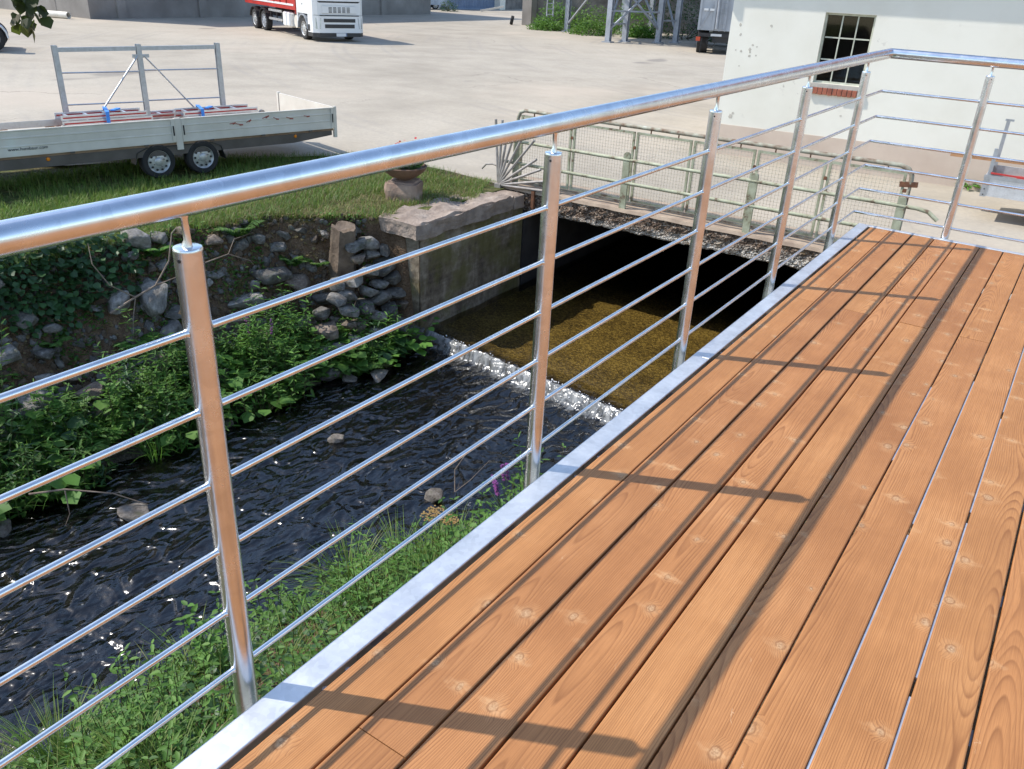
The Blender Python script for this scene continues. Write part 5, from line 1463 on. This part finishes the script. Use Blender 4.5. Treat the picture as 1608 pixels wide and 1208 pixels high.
mb.box(-0.66, -0.52, 0.0, W, 1.72, 2.42); mb.box(0.30, 0.40, 0.01, 0.09, 1.72, 2.42); mb.box(0.30, 0.40, W - 0.09, W - 0.01, 1.72, 2.42)
mb.bar((1.28, 0.12, 1.70), (1.14, 0.14, 2.44), 0.09); mb.bar((1.28, W - 0.12, 1.70), (1.14, W - 0.14, 2.44), 0.09)
cab = mb.build('cab', 'truck_white', tk)
mb = MB(); mb.add([(1.295, 0.14, 1.66), (1.295, W - 0.14, 1.66), (1.14, W - 0.16, 2.44), (1.14, 0.16, 2.44)], [(0, 1, 2, 3)]); mb.add([(1.325, 0.16, 1.60), (1.325, W - 0.16, 1.60), (1.322, W - 0.25, 1.54), (1.322, 0.25, 1.54)], [(0, 1, 2, 3)]); mb.build('windscreen', 'dark_glass', tk)
for yy in (0.03, W - 0.03):
    mb = MB(); mb.box(-0.5, 0.28, yy - 0.005, yy + 0.005, 1.74, 2.4); mb.build('side_window', 'dark_glass', tk)
mb = MB(); mb.cbox(1.322, 1.345, 0.36, W - 0.36, 1.12, 1.42, 0.01); gr = mb.build('grille', 'truck_white', tk)
for r_ in range(5):
    for c_ in range(5):
        mb = MB(); y0 = 0.66 + c_ * 0.205; z0 = 1.155 + r_ * 0.047; mb.box(1.346, 1.350, y0, y0 + 0.15, z0, z0 + 0.026); mb.build('grille_slot', 'plastic', gr)
mb = MB()
chamfer_slab(mb, 0.62, 1.36, -0.01, W + 0.01, 0.36, 1.04, 0.2); bp = mb.build('bumper', 'truck_white', tk)
mb = MB(); mb.box(1.30, 1.366, 0.25, W - 0.25, 1.02, 1.055); mb.build('trim_line', 'plastic', bp)
for z0, z1, ins in ((0.78, 0.92, 0.42), (0.55, 0.70, 0.46)):
    mb = MB(); mb.box(1.352, 1.368, ins, W - ins, z0, z1); mb.build('air_intake', 'truck_dark', bp)
mb = MB(); chamfer_slab(mb, 0.60, 1.37, -0.015, W + 0.015, 0.20, 0.359, 0.22); mb.build('bumper_lip', 'truck_dark', tk)
mb = MB(); mb.box(1.372, 1.382, W / 2 - 0.18, W / 2 + 0.30, 0.22, 0.35); pl = mb.build('number_plate', 'plate', tk)
mb = MB(); mb.box(1.3825, 1.384, W / 2 + 0.25, W / 2 + 0.30, 0.222, 0.348); mb.build('plate_band', 'container', pl)
for y0, s in ((0.05, 1), (W - 0.05, -1)):
    mb = MB(); a, b = sorted((y0, y0 + s * 0.24))
    mb.add([(1.28, y0 + s * .02, .52), (1.372, y0 + s * .2, .52), (1.372, y0 + s * .25, .95), (1.27, y0 + s * .04, .95), (1.2, y0 + s * .02, .52), (1.2, y0 + s * .2, .52), (1.2, y0 + s * .25, .95), (1.2, y0 + s * .04, .95)], [(0, 1, 2, 3), (7, 6, 5, 4), (0, 4, 5, 1), (1, 5, 6, 2), (2, 6, 7, 3), (3, 7, 4, 0)])
    mb.build('headlight', 'lens', tk)
mb = MB()
for a0 in np.linspace(0, math.pi, 9)[:-1]:
    a1 = a0 + math.pi / 8
    for yy in (0.12, W - 0.12):
        mb.bar((0.56 * math.cos(a0), yy, 0.46 + 0.56 * math.sin(a0)), (0.56 * math.cos(a1), yy, 0.46 + 0.56 * math.sin(a1)), 0.3, 0.05)
mb.build('wheel_arch', 'truck_grey', tk)
mb = MB(); mb.box(0.60, 0.86, -0.012, 0.1, 0.40, 0.66); mb.build('step', 'truck_dark', tk)
RT = 0.45
for xx in (0.0, -5.15, -6.5):
    wheel_parts(tk, 'wheel', xx, 0.03, RT, RT, 0.28, -1, 'rim' if xx > -5.1 else ('rim' if xx < -6 else 'truck_grey'), 10)
    wheel_parts(tk, 'wheel', xx, W - 0.03, RT, RT, 0.28, 1, 'rim', 10)
for xx in (-5.15, -6.5):
    mb = MB()
    for a0 in np.linspace(0.2, math.pi - 0.2, 7)[:-1]:
        a1 = a0 + (math.pi - 0.4) / 6
        mb.bar((xx + 0.54 * math.cos(a0), 0.14, RT + 0.54 * math.sin(a0)), (xx + 0.54 * math.cos(a1), 0.14, RT + 0.54 * math.sin(a1)), 0.34, 0.03)
    mb.build('mudguard', 'truck_dark', tk)
mb = MB(); mb.box(-7.4, -0.5, 0.7, 0.85, 0.65, 0.95); mb.box(-7.4, -0.5, W - 0.85, W - 0.7, 0.65, 0.95); mb.box(-1.2, -0.67, 0.4, W - .4, 0.6, 1.3); mb.build('chassis', 'truck_dark', tk)
for k, (a, b) in enumerate(((-2.62, -2.15), (-2.12, -1.72), (-1.69, -1.30))):
    mb = MB(); mb.cbox(a, b, 0.05, 0.62, 0.38, 1.0, 0.06); mb.build('side_tank', 'truck_white' if k < 2 else 'rim', tk)
mb = MB(); mb.lathe([(0, 0), (0.26, 0), (0.26, 0.5), (0, 0.5)], 18, 'y', (-0.98, 0.08, 0.66)); mb.build('air_tank', 'cream', tk)
for z in (0.92, 0.55):
    mb = MB(); mb.box(-4.4, -2.7, 0.03, 0.07, z, z + 0.1); mb.build('side_guard', 'rim', tk)
for x in (-4.3, -3.5, -2.8):
    mb = MB(); mb.box(x, x + 0.05, 0.07, 0.12, 0.5, 1.05); mb.build('guard_bracket', 'truck_dark', tk)
mb = MB(); mb.box(-7.7, -0.8, 0.0, W, 1.12, 2.5); tb = mb.build('tipper_body', 'truck_red', tk)
mb = MB(); mb.box(-7.72, -0.79, -0.03, W + 0.03, 2.5, 2.6); mb.build('body_rim', 'truck_red', tb)
mb = MB(); mb.box(-7.6, -1.0, -0.015, -0.001, 1.28, 1.36); mb.build('white_stripe', 'truck_white', tb)
for x in np.arange(-7.5, -1.2, 0.8):
    mb = MB(); mb.box(x, x + 0.08, -0.045, -0.001, 1.37, 2.49); mb.build('body_rib', 'truck_red', tb)
mb = MB(); mb.box(-1.15, -0.8, 0.1, W - 0.1, 0.96, 1.119); mb.build('lift_cross_beam', 'truck_red', tk)
mb = MB(); mb.box(-0.02, 0.06, -0.004, 0.012, 1.40, 1.45); mb.build('door_handle', 'truck_dark', tk)

# ================================================================== SECOND TIPPER, BEHIND THE WHITE BUILDING
t2 = thing('grey_tipper', 'grey tipper seen from behind, half hidden by the white building', 'truck', (-15.25, 39.0, ZG), R(112))
# local: x forward (away from us), y to its left; rear at x = 0
def bx2(name, mat, *b):
    m = MB(); m.box(*b); return m.build(name, mat, t2)
bd = bx2('tipper_body', 'tipper_grey', 0.06, 5.0, -2.3, 0.15, 1.02, 2.9)
for y in (0.10, -0.55, -1.05, -1.6, -2.26):
    m = MB(); m.box(0.0, 0.058, y - 0.05, y + 0.05, 1.03, 2.9); m.build('tailgate_rib', 'tipper_grey', bd)
for y0, y1 in ((0.05, -0.45), (-1.65, -2.2)):
    m = MB(); m.bar((0.03, y0, 1.08), (0.03, y1, 2.1), 0.05, 0.05); m.build('tailgate_brace', 'galv_far', bd)
m = MB(); m.tube([(0.0, -0.72, 1.1), (0.0, -0.68, 2.8)], 0.06, 10); m.build('discharge_pipe', 'galv_far', bd)
for y in (-0.85, -1.1):
    m = MB(); m.bar((-0.03, y, 1.0), (-0.03, y, 2.6), 0.03); m.build('ladder_rail', 'galv_far', bd)
for z in np.arange(1.1, 2.6, 0.22):
    m = MB(); m.bar((-0.03, -0.86, z), (-0.03, -1.09, z), 0.025); m.build('ladder_rung', 'galv_far', bd)
for y in (-0.15, -0.42, -1.45, -1.8):
    bx2('marker_board', 'truck_white', -0.02, 0.05, y - 0.1, y + 0.1, 1.86, 1.95)
bx2('rear_beam', 'truck_dark', 0.1, 0.5, -2.2, 0.05, 0.74, 0.9); bx2('chassis', 'truck_dark', 0.2, 7.5, -1.5, -0.6, 0.5, 1.0)
bx2('number_plate', 'plate', 0.07, 0.09, -1.0, -0.5, 0.78, 0.88)
for y in (0.02, -2.05): bx2('tail_lamp', 'redlens', 0.0, 0.12, y - 0.06, y + 0.14, 0.55, 0.72)
m = MB(); m.lathe([(0.17, -0.02), (0.2, 0.0), (0.17, 0.02)], 18, 'x', (0.06, -0.55, 0.5)); m.build('hose_coil', 'plastic', t2)
m = MB(); m.bar((0.05, -0.08, 0.02), (0.05, -0.12, 0.7), 0.04); m.build('mudflap_stay', 'plastic', t2)
for xx in (0.85, 2.2, 6.5):
    for yy, sd in ((0.08, 1), (-2.2, -1)):
        wheel_parts(t2, 'wheel', xx, yy, 0.5, 0.5, 0.5, sd, 'truck_grey', 8)
bx2('cab', 'truck_white', 5.4, 7.2, -2.25, 0.1, 0.7, 2.9)

# ================================================================== SMALL TRAILER AT RIGHT
st = thing('galvanised_trailer', 'small galvanised trailer with upright posts in front of the white building', 'trailer', (0.03, 13.2, ZG), R(1.5))
mb = MB(); mb.box(0, 2.2, 0, 0.03, 0.37, 0.66); sbp = mb.build('side_panel', 'galv_flat', st)
mb = MB(); mb.box(-0.012, 2.2, -0.012, -0.001, 0.615, 0.672); mb.build('top_rim', 'galv_dull', sbp)
mb = MB(); mb.box(-0.005, 0.07, -0.010, -0.001, 0.36, 0.61); ep = mb.build('end_strip', 'galv_dull', sbp)
for z in (0.39, 0.47, 0.55):
    mb = MB(); mb.lathe([(0, -0.008), (0.010, -0.006), (0.010, 0.0)], 8, 'y', (0.035, -0.010, z)); mb.build('rivet', 'plastic', ep)
mb = MB(); mb.box(0, 2.2, 1.07, 1.10, 0.37, 0.66); mb.build('side_panel', 'galv_flat', st)
mb = MB(); mb.box(0.0, 0.03, 0.031, 1.069, 0.37, 0.66); mb.build('end_panel', 'galv_flat', st)
mb = MB(); mb.box(0.031, 2.2, 0.031, 1.069, 0.40, 0.43); mb.build('floor', 'ply', st)
mb = MB(); mb.box(0.02, 0.07, 0.032, 0.08, 0.43, 1.04); mb.build('upright', 'galv_dull', st)
mb = MB(); mb.box(0.02, 0.07, 1.02, 1.068, 0.43, 1.32); mb.box(0.0, 0.12, 1.02, 1.06, 1.321, 1.35); mb.build('upright', 'galv_dull', st)
mb = MB(); mb.box(1.0, 1.06, 0.05, 1.05, 0.22, 0.30); mb.build('axle', 'chassis', st)
for yy, sd in ((-0.12, -1), (1.22, 1)): wheel_parts(st, 'wheel', 1.03, yy, 0.26, 0.26, 0.16, sd)
mb = MB(); mb.bar((2.1, 0.55, 0.36), (3.3, 0.55, 0.36), 0.07); mb.build('drawbar', 'galv_dull', st)
mb = MB(); mb.box(-0.60, 1.9, -0.07, 0.07, 0, 0.045); mb.build('timber_plank', 'timber', None, label='long reddish timber plank lying across the small galvanised trailer', cat='plank', loc=(0.05, 13.72, ZG + 0.80), rot=(0, R(-0.5), R(1)))
mb = MB(); mb.box(0.3, 0.36, -0.45, 0.45, -0.40, 0.0)
tb2 = mb.build('tool_box', 'timber', None, label='brown crate inside the small galvanised trailer', cat='crate', loc=(0.35, 13.75, ZG + 0.83))
mb = MB(); mb.bar((0, 0, 0), (0.42, 0.02, -0.01), 0.022, 0.022); mb.bar((0.34, 0.02, -0.01), (0.46, 0.02, -0.012), 0.05, 0.03); mb.build('hand_tool', 'ladder_red', None, label='red handled tool resting on the small trailer edge', cat='tool', loc=(0.09, 13.22, ZG + 0.70))

# ================================================================== FAR LEFT: CONCRETE HALL, PIPE, HALF SEEN MACHINE
hl = thing('concrete_hall', 'long grey concrete industrial hall closing the far side of the yard', 'building', (-42.1, 25.1, ZG))
mb = MB(); mb.box(-40, 0, 0, 27.0, -0.2, 8.0); hw = mb.build('wall', 'concrete', hl)
for y in np.arange(1.5, 26.5, 5.0):
    mb = MB(); mb.box(0.001, 0.12, y, y + 0.5, -0.1, 8.0); mb.build('pilaster', 'concrete', hw)
for y in (4.0, 14.0, 19.0):
    mb = MB(); mb.box(0.002, 0.05, y, y + 2.2, 2.6, 5.0); mb.build('window', 'dark_glass', hl)
for x in np.arange(-36, -2, 3.0):
    mb = MB(); mb.box(x, x + 0.06, -0.012, 0.0, -0.1, 8.0); mb.build('panel_joint', 'stonewall', hw)
mb = MB(); mb.box(-40.3, 0.3, -0.3, 27.3, 8.001, 8.3); mb.build('roof', 'concrete', hl)
mb = MB(); mb.lathe([(0.12, 0.0), (0.16, 0.0), (0.16, 2.6), (0.12, 2.6), (0.12, 0.0)], 16, 'x'); mb.build('drain_pipe', 'cream', None, smooth=True, label='pale drain pipe lying on the ground by the concrete hall', cat='pipe', loc=(-44.9, 23.6, ZG + 0.16), rot=(0, 0, R(12)))
mc = thing('red_machine', 'red farm machine with silver mudguard half cut off at the left edge', 'machine', (-28.7, 13.55, ZG), R(60))
wheel_parts(mc, 'wheel', 0.0, 0.0, 0.42, 0.42, 0.3, -1, 'oldsteel', 8); wheel_parts(mc, 'wheel', 0.0, 1.9, 0.42, 0.42, 0.3, 1, 'oldsteel', 8)
mb = MB()
for a0 in np.linspace(0.0, math.pi * 0.9, 9)[:-1]:
    a1 = a0 + math.pi * 0.9 / 8
    mb.bar((0.5 * math.cos(a0), 0.12, 0.42 + 0.5 * math.sin(a0)), (0.5 * math.cos(a1), 0.12, 0.42 + 0.5 * math.sin(a1)), 0.42, 0.03)
mb.build('mudguard', 'galv_flat', mc)
mb = MB(); mb.box(-1.6, 0.25, 0.35, 1.7, 0.6, 0.95); mb.build('frame', 'orange', mc)
mb = MB(); mb.cbox(-1.35, 0.0, 0.35, 1.2, 0.951, 1.35, 0.08); mb.build('hopper', 'orange', mc)
mb = MB(); mb.lathe([(0, 0), (0.3, 0.0), (0.3, 0.35), (0, 0.35)], 16, 'y', (0.05, -0.05, 1.15)); mb.build('drum', 'oldsteel', mc)

# ================================================================== FAR BACKGROUND: STEEL STAND, WALLS, CONTAINER, PARKED VEHICLES
sl = thing('silo_stand', 'tall galvanised steel silo stand with diagonal braces beyond the yard', 'steel stand', (0, 0, ZG))
legs = [(-26.6, 46.0), (-20.93, 40.66), (-20.6, 41.9), (-19.4, 43.47), (-18.9, 44.6), (-25.2, 50.5), (-24.0, 52.0)]
for x, y in legs:
    m = MB(); d = 0.13
    m.box(x - d, x + d, y - d, y - d + 0.03, 0, 7.5); m.box(x - d, x + d, y + d - 0.03, y + d, 0, 7.5); m.box(x - 0.015, x + 0.015, y - d + .03, y + d - .03, 0, 7.5); m.box(x - 0.25, x + .25, y - .25, y + .25, -0.02, 0.05)
    m.build('leg', 'galv_far', sl)
for a, b, z0, z1 in ((0, 1, 0.4, 3.6), (1, 0, 2.0, 5.2), (1, 3, 0.6, 3.2), (3, 1, 0.6, 3.2), (1, 5, 0.5, 4.2), (3, 5, 0.6, 4.0), (5, 3, 0.4, 4.0), (4, 6, 0.4, 4.2)):
    p, q_ = legs[a], legs[b]
    m = MB(); m.bar((p[0], p[1], z0), (q_[0], q_[1], z1), 0.09, 0.09); m.build('brace', 'galv_far', sl)
for a, b, z in ((1, 3, 1.5), (0, 1, 4.0), (1, 2, 0.9), (3, 4, 1.1)):
    p, q_ = legs[a], legs[b]
    m = MB(); m.bar((p[0], p[1], z), (q_[0], q_[1], z), 0.08, 0.08); m.build('tie', 'galv_far', sl)
for k in (-0.25, 0.25):
    m = MB(); m.bar((-27.5 + k * .5, 45.4 + k * .6, 0.8), (-27.5 + k * .5, 45.4 + k * .6, 7.0), 0.06); m.build('ladder_rail', 'galv_far', sl)
for z in np.arange(0.9, 7.0, 0.3):
    m = MB(); m.bar((-27.625, 45.25, z), (-27.375, 45.55, z), 0.045); m.build('ladder_rung', 'galv_far', sl)
m = MB(); m.box(-27.3, -18.3, 40.0, 53.0, 7.5, 7.7); m.build('platform', 'galv_far', sl)
sw_ = thing('boundary_wall', 'old grey stone boundary wall behind the steel stand', 'wall', (0, 0, ZG))
m = MB(); m.add([(-31.0, 49.3, -.1), (-12, 57.5, -.1), (-12, 58.1, -.1), (-31.2, 50.0, -.1), (-31.0, 49.3, 4.2), (-12, 57.5, 4.2), (-12, 58.1, 4.2), (-31.2, 50.0, 4.2)], [(3, 2, 1, 0), (4, 5, 6, 7), (0, 1, 5, 4), (1, 2, 6, 5), (2, 3, 7, 6), (3, 0, 4, 7)])
m.build('wall_face', 'stonewall', sw_)
m = MB(); m.box(-31.6, -30.9, 48.6, 49.25, -0.1, 4.5); m.build('end_pillar', 'concrete', sw_)
m = MB(); m.lathe([(0.1, -0.1), (0.26, -0.1), (0.28, 0), (0.26, 0.1), (0.1, 0.1), (0.1, -0.1)], 18, 'x'); m.build('old_tyre', 'tyre', None, smooth=True, label='old tyre leaning at the foot of the concrete wall pillar', cat='tyre', loc=(-31.9, 47.9, ZG + 0.28), rot=(0, R(12), R(35)))
ct = thing('blue_container', 'blue corrugated steel container at the far end of the yard', 'container', (-47.0, 60.5, ZG), R(84))
m = MB(); n = 30
for i in range(n):
    x = i * 0.2
    m.add([(x, 0, 0.15), (x + 0.05, -0.05, 0.15), (x + 0.1, -0.05, 0.15), (x + 0.15, 0, 0.15), (x + .2, 0, .15), (x, 0, 2.5), (x + 0.05, -0.05, 2.5), (x + 0.1, -0.05, 2.5), (x + 0.15, 0, 2.5), (x + .2, 0, 2.5)], [(0, 1, 6, 5), (1, 2, 7, 6), (2, 3, 8, 7), (3, 4, 9, 8)])
m.build('corrugated_side', 'container', ct, recalc=False)
m = MB(); m.box(0, 6.0, 0.01, 2.4, 0.15, 2.5); m.build('shell', 'container', ct)
m = MB(); m.box(-0.05, 6.05, -0.07, 2.45, 0.0, 0.149); m.box(-0.05, 6.05, -0.07, 2.45, 2.501, 2.6); m.build('frame', 'container', ct)
gp = thing('far_gate_wall', 'brown wall with a pale gate post beside the blue container', 'wall', (-46.0, 67.0, ZG), R(100))
m = MB(); m.box(0.6, 9.0, 0, 0.3, -0.1, 3.0); m.build('wall_face', 'stonewall', gp)
m = MB(); m.box(-0.6, 0.55, -0.1, 0.5, -0.1, 3.4); m.build('gate_post', 'render', gp)
def far_vehicle(name, lab, cat, loc, rz, body, L, H):
    t = thing(name, lab, cat, loc, rz)
    m = MB(); m.prism([(0, 0.35), (L, 0.35), (L, 0.9), (L - 0.15, 0.95), (L - 0.75, H), (0.1, H), (0, H - 0.3)], 0, 1.75); m.build('body', body, t)
    for xx in (0.7, L - 0.8):
        for yy, sd in ((0.02, -1), (1.73, 1)): wheel_parts(t, 'wheel', xx, yy, 0.3, 0.3, 0.2, sd)
    m = MB(); m.box(0.3, L - 1.0, -0.006, 1.756, 1.0, H - 0.15); m.build('side_window', 'dark_glass', t)
    m = MB(); m.box(-0.02, -0.001, 0.2, 1.55, 0.4, 0.6); m.build('rear_bumper', 'truck_dark', t)
    return t
far_vehicle('parked_car', 'dark car parked in the shade of the concrete hall', 'car', (-48.7, 51.5, ZG), R(60), 'truck_dark', 4.0, 1.45)
far_vehicle('parked_van', 'pale van parked in the shade beyond the truck', 'van', (-49.0, 55.6, ZG), R(60), 'skyblue_metal', 4.6, 2.0)
m = MB(); m.bar((0, 0, 0.1), (1.5, 1.2, 0.5), 0.15, 0.15); m.build('yard_barrier', 'cream', None, label='short pale barrier pole lying by the far driveway', cat='pole', loc=(-43.4, 60.2, ZG))
# shrubs along the boundary wall
def shrub(name, lab, c, rx, ry, rz_, n, sz, mat, cat='bush', group=None):
    P = Plants()
    d = rng.normal(size=(n, 3)); d /= np.linalg.norm(d, axis=1)[:, None]
    rad = U(0.55, 1.05, n) * (1 + 0.25 * np.array([fbm(a * 2, b * 2, c_ * 2 + c[0], 2) for a, b, c_ in d]))
    p = d * rad[:, None] * np.array((rx, ry, rz_)); p[:, 2] = np.abs(p[:, 2]) * 1.0
    P.leaves(p, U(0, 6.28, n), U(-.8, .6, n), U(-.7, .7, n), sz * U(.6, 1.3, n), 0)
    for _ in range(9):
        q_ = p[rng.integers(0, n)] * 0.8; P.stem((q_[0] * .2, q_[1] * .2, 0), q_, 0.03, 1)
    P.build(name, [mat, 'bark'], None, label=lab, cat=cat, group=group, loc=c)
for i, (x, y, r, h, mt, lab) in enumerate(((-28.6, 48.0, 1.5, 1.6, 'leaf_bright', 'yellow green bush at left end of the stone wall'), (-26.0, 48.2, 1.9, 1.5, 'leaf', 'leafy green bush between the left steel legs'), (-23.3, 48.4, 2.0, 1.9, 'leaf_bright', 'light green bush in the middle of the steel stand'),
                                          (-20.3, 48.6, 2.1, 2.6, 'leaf_dark', 'dark ivy covered bush behind the right steel legs'), (-17.6, 49.0, 1.9, 1.2, 'leaf_dark', 'low dark bush left of the grey tipper'), (-22.0, 46.5, 1.0, 0.7, 'leaf_bright', 'small weedy bush under the braces'), (-28.0, 45.9, 1.1, 0.6, 'leaf', 'low weedy bush at the paving edge by left steel leg'), (-24.6, 45.2, 1.3, 0.8, 'leaf', 'bushy weeds in front of the left braces'))):
    shrub('wall_bush', lab, (x, y, ZG - 0.05), r, r, h, 1500, 0.16, mt, group='bushes along the boundary wall')
shrub('corner_bush', 'small round bush beside the blue container', (-44.9, 57.8, ZG), 0.8, 0.8, 0.9, 500, 0.12, 'leaf_dark')

# ================================================================== TREE OVER THE LEFT BANK (trunk outside the picture)
tree = thing('verge_tree', 'tree whose brownish leaves hang into the upper left corner', 'tree', (-13.6, -0.2, ZG))
mb = MB(); mb.tube([(0, 0, -0.1), (0.05, 0, 1.2), (0.0, 0.1, 2.6), (0.1, 0.15, 4.2), (0.1, 0.2, 6.0)], [0.24, 0.19, 0.16, 0.12, 0.05], 14)
limbs = []
for k in range(14):
    a = k * 2.4; z0 = 2.8 + 0.2 * k; L = random.uniform(1.0, 2.0)
    p0 = Vector((0.08, 0.12, z0)); p1 = p0 + Vector((math.cos(a) * L * .5, math.sin(a) * L * .5, L * .25)); p2 = p0 + Vector((math.cos(a) * L, math.sin(a) * L, L * .35))
    mb.tube([p0, p1, p2], [0.06, 0.04, 0.015], 8); limbs += [p1, p2, p0.lerp(p2, .75)]
TIP = Vector((-8.72, 4.30, 1.03)) - Vector((-13.6, -0.2, ZG))
q0 = Vector((0.06, 0.1, 3.0)); q1 = Vector((1.9, 1.5, 4.0)); q2 = Vector((3.5, 2.8, 3.6)); q3 = TIP + Vector((-0.25, -0.22, 0.55)); 
mb.tube([q0, q1, q2, q3, TIP + Vector((0, 0, .1))], [0.07, 0.05, 0.035, 0.02, 0.006], 8)
mb.build('trunk', 'bark', tree, smooth=True)
P = Plants()
for c in limbs + [q1, q2]:
    n = 45; d = rng.normal(size=(n, 3)) * np.array((0.62, 0.62, 0.5))
    P.leaves(np.array(c) + d, U(0, 6.28, n), U(-.9, .4, n), U(-.6, .6, n), U(0.10, 0.17, n), 0, BROAD_V)
n = 120; d = rng.normal(size=(n, 3)) * np.array((0.35, 0.35, 0.18)); d[:, 2] = np.abs(d[:, 2]) + .1
P.leaves(np.array(q3) + d, U(0, 6.28, n), U(-1.2, 0, n), U(-.6, .6, n), U(0.09, 0.13, n), 0, BROAD_V)
P.build('crown', ['leaf_brown'], tree)
P = Plants()
for a in np.linspace(0, 1, 46):
    c = np.array(TIP) + np.array((U(-.13, .14), U(-.12, .12), 0.34 - 0.52 * a))
    P.leaves([c], U(0, 6.28), U(-1.45, -0.6), U(-.5, .5), U(0.10, 0.17), 0, BROAD_V)
P.stem(np.array(TIP) + (0, 0, .35), np.array(TIP) + (0, 0, -.2), 0.006, 1)
P.build('hanging_leaves', ['leaf_brown', 'bark'], tree)
